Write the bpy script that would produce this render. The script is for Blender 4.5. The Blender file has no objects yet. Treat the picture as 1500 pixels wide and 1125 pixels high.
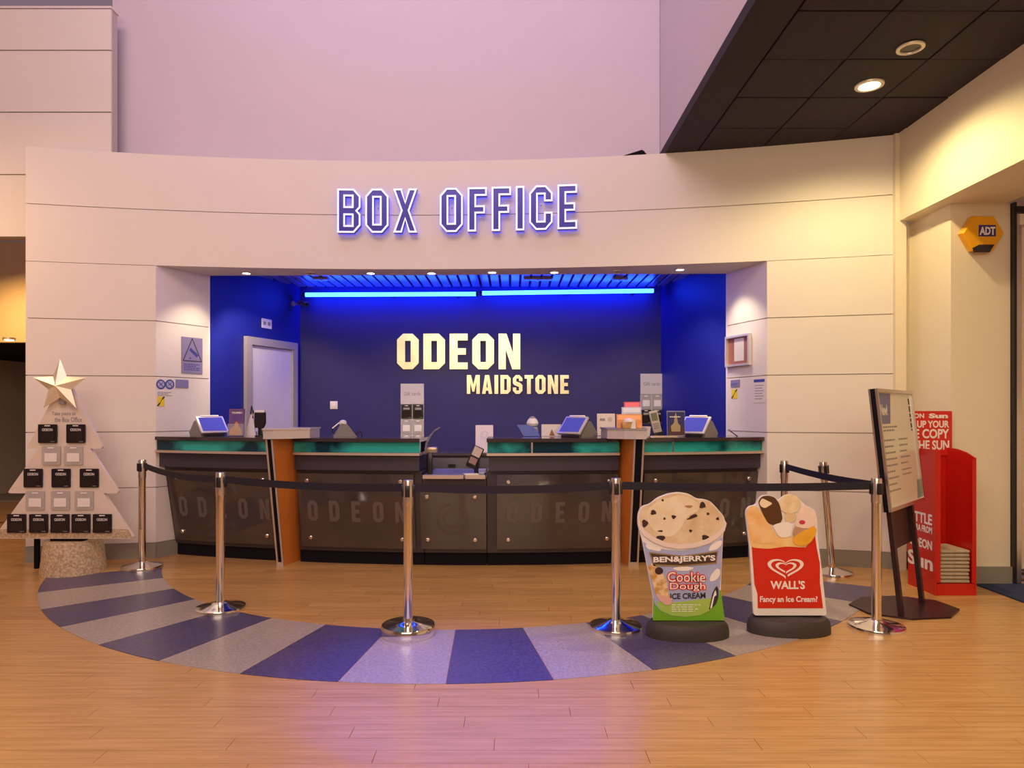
import bpy, bmesh, math, random
from mathutils import Vector, Matrix
from mathutils.geometry import tessellate_polygon
PI = math.pi
R = math.radians
random.seed(7)
SC = bpy.context.scene
COL = SC.collection

# ------------------------------------------------------------------ camera
HC = 1.45                     # eye height
cam_d = bpy.data.cameras.new('camera'); cam = bpy.data.objects.new('camera', cam_d); COL.objects.link(cam)
cam.location = (0, 0, HC); cam.rotation_euler = (PI/2, 0, 0)
cam_d.sensor_width = 36; cam_d.lens = 24.0; cam_d.shift_y = 40.5/1500; cam_d.clip_start = .05; cam_d.clip_end = 60
SC.camera = cam

# ------------------------------------------------------------------ world, exposure
w = bpy.data.worlds.new('world'); SC.world = w; w.use_nodes = True
w.node_tree.nodes['Background'].inputs[0].default_value = (.75, .5, .6, 1)
w.node_tree.nodes['Background'].inputs[1].default_value = .25
SC.view_settings.view_transform = 'Standard'; SC.view_settings.look = 'None'
SC.view_settings.exposure = 0.15; SC.view_settings.gamma = 1; SC.view_settings.use_curve_mapping = False

# ------------------------------------------------------------------ large lights
def area(name, loc, target, sx, sy, color, power, spread=180):
    d = bpy.data.lights.new(name, 'AREA'); d.shape = 'RECTANGLE'; d.size = sx; d.size_y = sy
    d.color = color; d.energy = power; d.spread = R(spread)
    o = bpy.data.objects.new(name, d); COL.objects.link(o); o.location = loc
    o.rotation_euler = (Vector(target)-Vector(loc)).to_track_quat('-Z', 'Y').to_euler()
    return o
def spot(name, loc, target, color, power, angle=60, blend=.5, rad=.05):
    d = bpy.data.lights.new(name, 'SPOT'); d.color = color; d.energy = power; d.spot_size = R(angle); d.spot_blend = blend
    d.shadow_soft_size = rad
    o = bpy.data.objects.new(name, d); COL.objects.link(o); o.location = loc
    o.rotation_euler = (Vector(target)-Vector(loc)).to_track_quat('-Z', 'Y').to_euler()
    return o
area('foyer_fill_light', (-2.0, .2, 7.2), (-1.5, 5.5, 1.0), 5, 3, (1, .71, .71), 275)
area('foyer_fill_light', (-.5, -2.6, 3.6), (-.3, 6.5, .9), 5, 1.6, (1, .79, .55), 185)  # front fill added behind the viewer to brighten the surfaces facing it
area('violet_light', (-1.0, 4.6, 7.6), (-.6, 7.0, 5.0), 5, 1, (.64, .52, 1), 60)
spot('blue_spot', (-.35, 3.7, 7.3), (-.3, 3.6, 0), (.10, .10, 1), 2300, 20, .9, .2)
area('corridor_light', (-6.3, 8.0, 2.9), (-6.0, 8.6, 1.5), .8, .8, (1, .52, .16), 20)
area('corridor_light', (-5.6, 5.2, 3.6), (-5.0, 7.0, 0), .8, .8, (1, .62, .30), 22)
for yy, pw in ((3.4, 105), (1.6, 75), (-.2, 60)):      # further downlights of the same row, nearer the viewer and above the frame
    spot('row_lamp', (2.79, yy, 3.95), (2.79, yy, 0), (1, .77, .42), pw, 165, 1, .12)

# ------------------------------------------------------------------ materials
MATS = {}
def mat(name, color, rough=.5, metal=0, emit=None, estr=0, alpha=None, coat=0, noise=None, bump=0, trans=0, spec=None, ior=None):
    if name in MATS: return MATS[name]
    m = bpy.data.materials.new(name); m.use_nodes = True; nt = m.node_tree; b = nt.nodes['Principled BSDF']
    c = tuple(color)+(1,)
    b.inputs['Base Color'].default_value = c; b.inputs['Roughness'].default_value = rough; b.inputs['Metallic'].default_value = metal
    if emit: b.inputs['Emission Color'].default_value = tuple(emit)+(1,); b.inputs['Emission Strength'].default_value = estr
    if alpha is not None: b.inputs['Alpha'].default_value = alpha
    if coat: b.inputs['Coat Weight'].default_value = coat; b.inputs['Coat Roughness'].default_value = .08
    if trans: b.inputs['Transmission Weight'].default_value = trans
    if spec is not None: b.inputs['Specular IOR Level'].default_value = spec
    if ior: b.inputs['IOR'].default_value = ior
    sc, amt = noise if noise else (30, .04)
    if not emit:
        tc = nt.nodes.new('ShaderNodeTexCoord'); n = nt.nodes.new('ShaderNodeTexNoise')
        n.inputs['Scale'].default_value = sc; n.inputs['Detail'].default_value = 4
        nt.links.new(tc.outputs['Object'], n.inputs['Vector'])
        mx = nt.nodes.new('ShaderNodeMix'); mx.data_type = 'RGBA'
        mx.inputs[6].default_value = tuple(max(0, v*(1-amt)) for v in color)+(1,)
        mx.inputs[7].default_value = tuple(min(1, v*(1+amt)) for v in color)+(1,)
        nt.links.new(n.outputs['Fac'], mx.inputs[0]); nt.links.new(mx.outputs[2], b.inputs['Base Color'])
        if bump:
            bp = nt.nodes.new('ShaderNodeBump'); bp.inputs['Strength'].default_value = bump; bp.inputs['Distance'].default_value = .004
            nt.links.new(n.outputs['Fac'], bp.inputs['Height']); nt.links.new(bp.outputs[0], b.inputs['Normal'])
    MATS[name] = m
    return m
def speckle(name, c1, c2, scale, rough=.4, thr=.5, width=.1):
    m = mat(name, c1, rough); nt = m.node_tree; b = nt.nodes['Principled BSDF']
    tc = nt.nodes.new('ShaderNodeTexCoord'); n = nt.nodes.new('ShaderNodeTexNoise'); n.inputs['Scale'].default_value = scale; n.inputs['Detail'].default_value = 5
    r = nt.nodes.new('ShaderNodeValToRGB'); r.color_ramp.elements[0].position = thr-width; r.color_ramp.elements[1].position = thr+width
    r.color_ramp.elements[0].color = tuple(c1)+(1,); r.color_ramp.elements[1].color = tuple(c2)+(1,)
    nt.links.new(tc.outputs['Object'], n.inputs['Vector']); nt.links.new(n.outputs['Fac'], r.inputs[0]); nt.links.new(r.outputs[0], b.inputs['Base Color'])
    return m
def wood_floor():
    m = bpy.data.materials.new('laminate_wood'); m.use_nodes = True; nt = m.node_tree; b = nt.nodes['Principled BSDF']
    g = nt.nodes.new('ShaderNodeNewGeometry'); mp = nt.nodes.new('ShaderNodeMapping'); mp.inputs['Scale'].default_value = (1.2, 26, 1)
    n = nt.nodes.new('ShaderNodeTexNoise'); n.inputs['Scale'].default_value = 1.6; n.inputs['Detail'].default_value = 6; n.inputs['Roughness'].default_value = .6
    nt.links.new(g.outputs['Position'], mp.inputs['Vector']); nt.links.new(mp.outputs[0], n.inputs['Vector'])
    r = nt.nodes.new('ShaderNodeValToRGB'); r.color_ramp.elements[0].color = (.39, .205, .066, 1); r.color_ramp.elements[1].color = (.55, .325, .118, 1)
    r.color_ramp.elements[0].position = .3; r.color_ramp.elements[1].position = .7
    nt.links.new(n.outputs['Fac'], r.inputs[0])
    mr = nt.nodes.new('ShaderNodeMapRange'); mr.inputs[3].default_value = .88; mr.inputs[4].default_value = 1.08
    nt.links.new(g.outputs['Random Per Island'], mr.inputs[0])
    mx = nt.nodes.new('ShaderNodeMix'); mx.data_type = 'RGBA'; mx.blend_type = 'MULTIPLY'; mx.inputs[0].default_value = 1
    nt.links.new(r.outputs[0], mx.inputs[6]); nt.links.new(mr.outputs[0], mx.inputs[7]); nt.links.new(mx.outputs[2], b.inputs['Base Color'])
    b.inputs['Roughness'].default_value = .27; b.inputs['Specular IOR Level'].default_value = .5
    return m
WOOD = wood_floor()
WHITE = mat('white_paint', (.74, .69, .64), .6, noise=(3, .02))
CREAMP = mat('cream_paint', (.78, .70, .54), .6, noise=(3, .02))
LILAC = mat('lilac_white_paint', (.62, .55, .60), .7, noise=(2, .02))
SHADOWGAP = mat('joint_grey', (.52, .46, .42), .8)
SKIRT = mat('skirting_grey', (.26, .24, .20), .5)
BLUE = mat('deep_blue_paint', (.016, .012, .125), .55, noise=(6, .05))
BLUE2 = mat('royal_blue_paint', (.012, .018, .26), .5, noise=(6, .05))
CEILD = mat('dark_ceiling_tile', (.019, .012, .024), .8, noise=(12, .3))
CEILE = mat('dark_ceiling_edge', (.018, .012, .024), .8)
GREY = mat('grey_metal', (.45, .43, .42), .35, .6)
CHROME = mat('chrome', (.86, .82, .76), .10, 1, noise=(4, .05))
CHROMEB = mat('brushed_chrome', (.75, .70, .68), .25, 1)
BLACK = mat('black_plastic', (.012, .010, .012), .35)
BLACKM = mat('black_matt', (.010, .008, .012), .95, spec=.1)
BELT = mat('black_belt_webbing', (.009, .007, .018), .75, noise=(200, .3))
DARK = mat('dark_counter_laminate', (.050, .038, .048), .35)
FASC = mat('slate_laminate', (.050, .040, .062), .4)
PANEL = mat('smoked_counter_panel', (.060, .045, .040), .09, 0, noise=(3, .35), coat=.6)
ETCH = mat('frosted_lettering', (.125, .098, .088), .4)
TEAL = speckle('teal_glass_reflections', (.004, .035, .06), (.03, .40, .37), 1.3, .08, .50, .05)  # uneven reflections in the glass painted as dark and teal patches
TOPM = mat('dark_gloss_worktop', (.05, .035, .04), .12, coat=.5)
STRIP = mat('pale_aluminium_strip', (.62, .52, .44), .35, .5)
ORANGE = mat('orange_wood_veneer', (.60, .19, .030), .4, noise=(8, .12))
SILV = mat('silver_laminate', (.66, .62, .62), .3, .35)
PALE = mat('pale_blue_desk', (.22, .24, .38), .3)
GOLD = mat('gold_mirror_lettering', (.98, .78, .48), .28, .7, noise=(6, .35))
LETF = mat('violet_blue_letter_face', (.035, .035, .34), .25, .2)
LETR = mat('bright_letter_rim', (.85, .84, .95), .3, .2, emit=(.75, .75, 1), estr=.45)
LETH = mat('blue_letter_backlight', (.1, .1, .8), .5, emit=(.08, .10, 1), estr=1.2)
NEON = mat('blue_neon_glow', (.1, .3, 1), .5, emit=(.007, .042, 1), estr=38)
LAMP = mat('warm_lamp_glow', (1, .9, .7), .5, emit=(1, .80, .45), estr=9)
LAMPW = mat('small_lamp_glow', (1, .95, .85), .5, emit=(1, .86, .66), estr=14)
STONE = speckle('rough_sandstone_print', (.36, .25, .15), (.62, .46, .30), 55, .8, .5, .12)
TREEM = mat('pinkish_card_board', (.70, .60, .52), .6, noise=(14, .06))
PAPER = mat('white_paper', (.74, .70, .66), .6)
CARDW = mat('white_card', (.80, .76, .74), .5)
REDP = mat('red_gloss_card', (.60, .014, .008), .35)
REDD = mat('red_print', (.62, .022, .010), .35)
WHITEP = mat('white_print', (.85, .80, .76), .5)
INK = mat('dark_ink', (.03, .025, .03), .6)
INKG = mat('grey_ink', (.28, .26, .26), .6)
INKB = mat('blue_ink', (.06, .07, .32), .5)
YELL = mat('yellow_sticker', (.80, .62, .02), .5)
ADTY = mat('amber_plastic', (.80, .38, .01), .35)
CLEAR = mat('clear_acrylic', (.8, .8, .8), .08, alpha=.25)
MIRR = mat('screen_glass', (.05, .05, .30), .12, emit=(.14, .15, .8), estr=.3)
CARPET = mat('grey_carpet', (.34, .29, .27), .9, noise=(80, .3))
MATB = mat('blue_entrance_mat', (.012, .028, .085), .95, noise=(150, .4))
INLB = speckle('blue_speckled_vinyl', (.058, .048, .105), (.098, .083, .155), 45, .3)
INLG = speckle('grey_speckled_vinyl', (.31, .26, .225), (.41, .35, .30), 60, .3)
RUBBER = mat('grey_rubber_foot', (.042, .033, .030), .6, noise=(60, .2))

# ------------------------------------------------------------------ mesh helpers
def plane(o, xd=(1, 0, 0), up=(0, 0, 1)):
    xd = Vector(xd).normalized(); up = Vector(up).normalized(); n = xd.cross(up)
    m = Matrix((xd, up, n)).transposed().to_4x4(); m.translation = Vector(o); return m
class B:
    def __init__(s): s.bm = bmesh.new()
    def box(s, c, d, M=None, bev=0):
        T = Matrix.Translation(c) @ Matrix.Diagonal((d[0], d[1], d[2], 1))
        if M is not None: T = M @ T
        r = bmesh.ops.create_cube(s.bm, size=1, matrix=T)
        if bev:
            es = list({e for v in r['verts'] for e in v.link_edges})
            bmesh.ops.bevel(s.bm, geom=es, offset=bev, segments=2, affect='EDGES', profile=.5)
        return s
    def cyl(s, p0, p1, r0, r1=None, n=20):
        p0 = Vector(p0); p1 = Vector(p1); r1 = r0 if r1 is None else r1; d = p1-p0
        T = Matrix.Translation((p0+p1)/2) @ d.to_track_quat('Z', 'Y').to_matrix().to_4x4()
        bmesh.ops.create_cone(s.bm, cap_ends=True, segments=n, radius1=r0, radius2=r1, depth=d.length, matrix=T)
        return s
    def lathe(s, prof, n=32, M=None):
        M = M or Matrix(); rings = []
        for r, z in prof:
            rings.append([s.bm.verts.new(M @ Vector((r*math.cos(2*PI*k/n), r*math.sin(2*PI*k/n), z))) for k in range(n)] if r > 1e-6 else [s.bm.verts.new(M @ Vector((0, 0, z)))])
        for a, b in zip(rings, rings[1:]):
            for k in range(n):
                k2 = (k+1) % n
                if len(a) == 1 and len(b) == 1: continue
                if len(a) == 1: s.bm.faces.new((a[0], b[k2], b[k]))
                elif len(b) == 1: s.bm.faces.new((a[k], a[k2], b[0]))
                else: s.bm.faces.new((a[k], a[k2], b[k2], b[k]))
        return s
    def prism(s, pts, M, z0, z1):
        a = [s.bm.verts.new(M @ Vector((x, y, z0))) for x, y in pts]
        b = [s.bm.verts.new(M @ Vector((x, y, z1))) for x, y in pts]
        n = len(pts)
        if n > 4:
            tris = tessellate_polygon([[Vector((x, y, 0)) for x, y in pts]])
            for i, j, k in tris:
                s.bm.faces.new((a[i], a[j], a[k])); s.bm.faces.new((b[i], b[j], b[k]))
        else: s.bm.faces.new(a[::-1]); s.bm.faces.new(b)
        for k in range(n): s.bm.faces.new((a[k], a[(k+1) % n], b[(k+1) % n], b[k]))
        return s
    def sweep(s, frames):      # frames: list of closed rings (lists of 3-D points)
        rs = [[s.bm.verts.new(p) for p in f] for f in frames]; n = len(rs[0])
        for a, b in zip(rs, rs[1:]):
            for k in range(n): s.bm.faces.new((a[k], a[(k+1) % n], b[(k+1) % n], b[k]))
        fs = [s.bm.faces.new(rs[0][::-1]), s.bm.faces.new(rs[-1])]
        bmesh.ops.triangulate(s.bm, faces=[f for f in fs if len(f.verts) > 4])
        return s
    def tube(s, pts, r, n=8):
        pts = [Vector(p) for p in pts]; fr = []
        for i, p in enumerate(pts):
            d = (pts[min(i+1, len(pts)-1)]-pts[max(i-1, 0)]).normalized(); q = d.to_track_quat('Z', 'Y').to_matrix()
            fr.append([p + q @ Vector((r*math.cos(2*PI*k/n), r*math.sin(2*PI*k/n), 0)) for k in range(n)])
        return s.sweep(fr)
def obj(name, b, m, parent=None, label=None, kind=None, smooth=35):
    bm = b.bm; bmesh.ops.recalc_face_normals(bm, faces=bm.faces[:])
    me = bpy.data.meshes.new(name); bm.to_mesh(me); bm.free(); me.materials.append(m)
    if smooth:
        me.polygons.foreach_set('use_smooth', [True]*len(me.polygons)); me.set_sharp_from_angle(angle=R(smooth))
    o = bpy.data.objects.new(name, me); COL.objects.link(o)
    if parent: o.parent = parent
    if label: o['label'] = label
    if kind: o['kind'] = kind
    return o
def thing(name, label, cat, loc=(0, 0, 0), rz=0, group=None):
    o = bpy.data.objects.new(name, None); COL.objects.link(o); o.empty_display_size = .1
    o.location = loc; o.rotation_euler = (0, 0, rz); o['label'] = label; o['category'] = cat
    if group: o['group'] = group
    return o
def tag(o, label, cat, group=None):
    o['label'] = label; o['category'] = cat
    if group: o['group'] = group
    return o
def struct(name, b, m, parent=None, smooth=35):
    return obj(name, b, m, parent, kind='structure' if not parent else None, smooth=smooth)
def copy_tree(o, parent=None):
    c = o.copy(); COL.objects.link(c); c.parent = parent
    for ch in list(o.children): copy_tree(ch, c)
    return c
def flat(name, pts, th, m, parent=None, M=None, z=0, **k):
    return obj(name, B().prism(pts, M or Matrix(), z, z+th), m, parent, smooth=0, **k)
def rect(x0, y0, x1, y1): return [(x0, y0), (x1, y0), (x1, y1), (x0, y1)]
def disc(cx, cy, rx, ry=None, n=24, a0=0, a1=360):
    ry = ry or rx; full = abs(a1-a0) >= 360
    return [(cx+rx*math.cos(R(a0+(a1-a0)*k/(n if full else n-1))), cy+ry*math.sin(R(a0+(a1-a0)*k/(n if full else n-1)))) for k in range(n)]
def text(name, s, m, parent, M, x0, y0, x1, y1, z=0, depth=.001, bold=0, keep=False, rot=0):
    cu = bpy.data.curves.new(name, 'FONT'); cu.body = s; cu.extrude = .02; cu.offset = bold; cu.size = 1; cu.align_x = 'CENTER'; cu.resolution_u = 3
    t = bpy.data.objects.new(name, cu); COL.objects.link(t)
    bpy.context.view_layer.update()
    dg = bpy.context.evaluated_depsgraph_get()
    me = bpy.data.meshes.new_from_object(t.evaluated_get(dg)); me.name = name
    bpy.data.objects.remove(t)
    xs = [v.co.x for v in me.vertices]; ys = [v.co.y for v in me.vertices]; a, b_, c, d = min(xs), max(xs), min(ys), max(ys)
    sx = (x1-x0)/(b_-a); sy = (y1-y0)/(d-c)
    if keep: sx = sy = min(sx, sy)
    cx, cy = (x0+x1)/2, (y0+y1)/2; rm = Matrix.Rotation(rot, 4, 'Z')
    for v in me.vertices:
        p = rm @ Vector(((v.co.x-(a+b_)/2)*sx, (v.co.y-(c+d)/2)*sy, 0))
        v.co = M @ Vector((cx+p.x, cy+p.y, z+(depth if v.co.z > 0 else 0)))
    me.materials.clear(); me.materials.append(m)
    o = bpy.data.objects.new(name, me); COL.objects.link(o)
    if parent: o.parent = parent
    return o
def X(px, D): return (px-750)/1000*D
def Z(py, D): return HC-(py-603)/1000*D
def P(px, py, D): return Vector((X(px, D), D, Z(py, D)))

def print_lines(parent, M, x0, y0, x1, y1, n, z, m, seed=1, fill=.5):
    # greeked copy too small to read: rows of word-length dashes, joined into one printed part
    rd = random.Random(seed); b = B(); p = (y1-y0)/n
    for k in range(n):
        y = y1-(k+.75)*p; x = x0
        end = x1-(x1-x0)*rd.uniform(0, .35)
        while x < end:
            wd = (x1-x0)*rd.uniform(.08, .2); xe = min(x+wd, end); b.prism(rect(x, y, xe, y+p*fill), M, z, z+.0005); x = xe+(x1-x0)*.035
    return obj('printed_text', b, m, parent, smooth=0, kind='stuff')

# block letters: (width, outline, holes) in a unit-high box
def L(w=.6, c=.17, t=.22):
    h = .2
    return {
     'O': (w, [(c,0),(w-c,0),(w,c),(w,1-c),(w-c,1),(c,1),(0,1-c),(0,c)], [rect(t,h,w-t,1-h)]),
     'D': (w, [(0,0),(w-c,0),(w,c),(w,1-c),(w-c,1),(0,1)], [rect(t,h,w-t,1-h)]),
     'B': (w, [(0,0),(w-c,0),(w,c),(w,.42),(w-.08,.5),(w,.58),(w,1-c),(w-c,1),(0,1)], [rect(t-.02,.17,w-t,.40), rect(t-.02,.60,w-t,.83)]),
     'E': (.5, [(0,0),(.5,0),(.5,.19),(t,.19),(t,.41),(.45,.41),(.45,.59),(t,.59),(t,.81),(.5,.81),(.5,1),(0,1)], []),
     'F': (.5, [(0,0),(t,0),(t,.41),(.45,.41),(.45,.59),(t,.59),(t,.81),(.5,.81),(.5,1),(0,1)], []),
     'I': (t, rect(0,0,t,1), []),
     'T': (.5, [(.5/2-t/2,0),(.5/2+t/2,0),(.5/2+t/2,.81),(.5,.81),(.5,1),(0,1),(0,.81),(.5/2-t/2,.81)], []),
     'X': (w+.02, [(0,0),(t,0),(.31,.30),(w+.02-t,0),(w+.02,0),(.42,.5),(w+.02,1),(w+.02-t,1),(.31,.70),(t,1),(0,1),(.20,.5)], []),
     'C': (w, [(c,0),(w-c,0),(w,c),(w,.40),(w-t,.40),(w-t,h),(t,h),(t,1-h),(w-t,1-h),(w-t,.64),(w,.64),(w,1-c),(w-c,1),(c,1),(0,1-c),(0,c)], []),
     'N': (w, [(0,0),(t-.02,0),(t-.02,.55),(w-t,0),(w,0),(w,1),(w-t+.02,1),(w-t+.02,.45),(t,1),(0,1)], []),
     'M': (.76, [(0,0),(.2,0),(.2,.62),(.32,.12),(.44,.12),(.56,.62),(.56,0),(.76,0),(.76,1),(.52,1),(.38,.48),(.24,1),(0,1)], []),
     'A': (w, [(0,0),(.2,0),(.23,.17),(.37,.17),(.4,0),(.6,0),(.42,1),(.18,1)], [[(.255,.34),(.345,.34),(.30,.72)]]),
     'S': (.56, [(c,0),(.56-c,0),(.56,c),(.56,.46),(.44,.58),(.2,.66),(.2,.82),(.36,.82),(.36,.68),(.56,.68),(.56,1-c),(.56-c,1),(c,1),(0,1-c),(0,.56),(.1,.46),(.36,.37),(.36,.18),(.2,.18),(.2,.34),(0,.34),(0,c)], []),
    }
GL = L()
def letter_mesh(name, ch, m, parent, M, h, depth, wscale=1, z=0):
    wd, out, holes = GL[ch]
    cu = bpy.data.curves.new(name, 'CURVE'); cu.dimensions = '2D'; cu.fill_mode = 'BOTH'; cu.extrude = depth/2
    for poly in [out]+holes:
        sp = cu.splines.new('POLY'); sp.points.add(len(poly)-1); sp.use_cyclic_u = True
        for p, (x, y) in zip(sp.points, poly): p.co = (x*h*wscale, y*h, 0, 1)
    t = bpy.data.objects.new(name, cu); COL.objects.link(t); bpy.context.view_layer.update()
    me = bpy.data.meshes.new_from_object(t.evaluated_get(bpy.context.evaluated_depsgraph_get())); me.name = name
    bpy.data.objects.remove(t)
    for v in me.vertices: v.co = M @ Vector((v.co.x, v.co.y, v.co.z+depth/2+z))
    me.materials.clear(); me.materials.append(m)
    o = bpy.data.objects.new(name, me); COL.objects.link(o)
    if parent: o.parent = parent
    return o
def word_positions(word, total, h, gap=.13, space=.34, ws=1):
    ws_ = sum((space if c == ' ' else GL[c][0]) for c in word)+gap*(len(word)-1)
    k = total/(ws_*h); out = []; x = 0
    for c in word:
        if c == ' ': x += (space+gap)*h*k; continue
        out.append((c, x, GL[c][0]*h*k)); x += (GL[c][0]+gap)*h*k
    return out, k

# ================================================================== FLOOR
floor = struct('floor', B().box((-1.2, 4.5, -.035), (16, 25, .04)), mat('floor_underlay', (.10, .05, .02), .8))
PW, PLN = .108, 1.15
def plank_box(b, x0, x1, y0, y1): b.box(((x0+x1)/2, (y0+y1)/2, -.0075), (x1-x0-.0022, y1-y0-.0018, .015)); return b
row = 0; y = 1.9; far = B()
proto_me = None
for row in range(-40, 75):
    y0 = 1.95+row*PW; off = (row*.437 % 1)*PLN
    if y0 > 8.9 : break
    for k in range(-8, 9):
        x0 = k*PLN+off; x1 = x0+PLN; yc = y0+PW/2
        if x1 < -8.8 or x0 > 6.2: continue
        if x0 > 4.1 and y0 > 5.6: continue
        near = 2.55 < y0 < 4.75
        vis = abs((x0+x1)/2) < yc*.78+.55
        if near and vis:
            if proto_me is None:
                proto_me = plank_box(B(), 0, PLN, 0, PW); bmesh.ops.recalc_face_normals(proto_me.bm, faces=proto_me.bm.faces[:])
                me = bpy.data.meshes.new('floor_plank'); proto_me.bm.to_mesh(me); me.materials.append(WOOD); proto_me = me
            o = bpy.data.objects.new('floor_plank', proto_me); COL.objects.link(o); o.location = (x0, y0, 0); o.parent = floor
        else:
            plank_box(far, x0, x1, y0, y0+PW)
obj('distant_planks', far, WOOD, floor, kind='stuff', smooth=0)

CX, CY = -.45, 7.6
def seg(name, a0, a1, m, label):
    n = 6; pin = []; pout = []
    for k in range(n+1):
        a = R(a0+(a1-a0)*k/n)
        pin.append((CX+3.07*math.sin(a), CY-3.07*math.cos(a))); pout.append((CX+3.97*math.sin(a), CY-3.97*math.cos(a)))
    flat(name, pin+pout[::-1], .003, m, floor, label=label)
for k in range(-1, 14):
    a0 = -57.4+8.4*k; dark = (k % 2 == 1)
    seg('inlay_segment', a0+.03, a0+8.37, INLB if dark else INLG, 'dark blue-grey speckled floor segment' if dark else 'light grey speckled floor segment')

# ================================================================== BOX OFFICE FRONT WALL
def WD(x): return 6.95-.031*(x+1.1)**2
def curved(b, x0, x1, z0, z1, f, t, n=14):
    fr = []
    for k in range(n+1):
        x = x0+(x1-x0)*k/n; d = WD(x)
        fr.append([(x, d+f, z0), (x, d+f, z1), (x, d+f+t, z1), (x, d+f+t, z0)])
    b.sweep(fr); return b
XL, XR, JL, JR = -4.67, 3.51, -3.53, 2.45
wf = B(); curved(wf, XL+.01, JL-.005, 0, 2.89, .014, .30); curved(wf, JR+.005, XR-.01, 0, 2.89, .014, .30); curved(wf, XL+.01, XR-.01, 2.905, 3.99, .014, .32, 30)
wall = struct('wall_front', wf, SHADOWGAP)
zs = [.15, .70, 1.25, 1.80, 2.35, 2.90]
for a, b_ in zip(zs, zs[1:]):
    for x0, x1 in ((XL, JL), (JR, XR)):
        obj('wall_panel', curved(B(), x0, x1, a+.0045, b_-.0045, 0, .02, 8), WHITE, wall)
for a, b_ in ((2.90, 3.45), (3.45, 4.0)):
    obj('wall_panel', curved(B(), XL, XR, a+(.004 if a > 3 else 0), b_-.004 if b_ < 4 else b_, 0, .02, 36), WHITE, wall)
struct('baseboard_left', curved(B(), XL-.004, JL+.004, 0, .15, -.012, .05, 8), SKIRT)
struct('baseboard_right', curved(B(), JR-.004, XR+.004, 0, .15, -.012, .05, 8), SKIRT)
# jambs of the opening (splayed, panelled like the front)
def slab(b, p0, p1, z0, z1, t, side=1):
    p0 = Vector((p0[0], p0[1], 0)); p1 = Vector((p1[0], p1[1], 0)); d = (p1-p0).normalized(); n = Vector((-d.y, d.x, 0))*t*side
    b.sweep([[p0+Vector((0,0,z)) for z in (z0,)]+[p0+Vector((0,0,z1)), p0+n+Vector((0,0,z1)), p0+n+Vector((0,0,z0))],
             [p1+Vector((0,0,z0)), p1+Vector((0,0,z1)), p1+n+Vector((0,0,z1)), p1+n+Vector((0,0,z0))]]); return b
LJ0, LJ1 = (JL, WD(JL)), (-3.225, 7.29)
RJ0, RJ1 = (JR, WD(JR)), (2.25, 7.18)
for nm, a, b_, sd in (('trim_1', LJ0, LJ1, 1), ('trim_2', RJ0, RJ1, -1)):
    d = (Vector(b_)-Vector(a)).normalized(); n = Vector((-d.y, d.x))*sd
    base = slab(B(), (a[0]+n.x*.012+d.x*.01, a[1]+n.y*.012+d.y*.01), (b_[0]+n.x*.012, b_[1]+n.y*.012), 0, 2.9, .10, sd)
    j = struct(nm, base, SHADOWGAP)
    for z0, z1 in zip(zs, zs[1:]):
        obj('wall_panel', slab(B(), a, (a[0]+(b_[0]-a[0])*.97, a[1]+(b_[1]-a[1])*.97), z0+.0045, z1-(.0045 if z1 < 2.8 else 0), .02, sd), WHITE, j)
    obj('edge_trim', slab(B(), (a[0]+(b_[0]-a[0])*.972, a[1]+(b_[1]-a[1])*.972), b_, .15, 2.9, .022, sd), CARDW, j)
    obj('skirting_strip', slab(B(), (a[0]-n.x*.012, a[1]-n.y*.012), (b_[0]-n.x*.012, b_[1]-n.y*.012), 0, .15, .025, sd), SKIRT, j)
# soffit of the opening
sof = B(); fr = []
for k in range(21):
    t = k/20; x = JL+.003+(JR-JL-.006)*t; xb = -3.22+(2.25+3.22)*t; yb = 7.29-.11*t
    fr.append([(x, WD(x)+.021, 2.90), (xb, yb, 2.90), (xb, yb, 2.96), (x, WD(x)+.021, 2.96)])
sof.sweep(fr); soffit = struct('trim_3', sof, WHITE)

# blue room behind the counter
bl = ((-3.225, 7.29), (-2.70, 8.70)); br = ((2.25, 7.18), (1.90, 8.70))
wl = struct('wall_left', slab(B(), bl[0], bl[1], 0, 3.15, .06, 1), BLUE2)
wr = struct('wall_right', slab(B(), br[0], br[1], 0, 3.15, .06, -1), BLUE2)
struct('wall_back', B().box((-.4, 8.74, 1.575), (4.72, .08, 3.15)), BLUE)
cb = struct('ceiling_back', B().box((-.45, 8.0, 3.12), (5.7, 1.44, .04)), mat('dark_void', (.02, .02, .03), .8))
SLAT = mat('ceiling_slat_metal', (.32, .30, .40), .3, .5)
sl = B().box((0, 0, 0), (.095, 1.38, .02), bev=.004); bmesh.ops.recalc_face_normals(sl.bm, faces=sl.bm.faces[:])
slm = bpy.data.meshes.new('ceiling_slat'); sl.bm.to_mesh(slm); slm.materials.append(SLAT)
for k in range(44):
    xx = -3.16+k*.123
    o = bpy.data.objects.new('ceiling_slat', slm); COL.objects.link(o); o.location = (xx, 7.985, 3.045); o.parent = cb
    if xx < -2.75 or xx > 1.87:     # shorter near the splayed sides
        f = max(.25, 1-abs((xx+2.70 if xx < 0 else xx-1.86))/.62); o.scale = (1, f, 1); o.location.y = 7.30+.69*f
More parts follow.
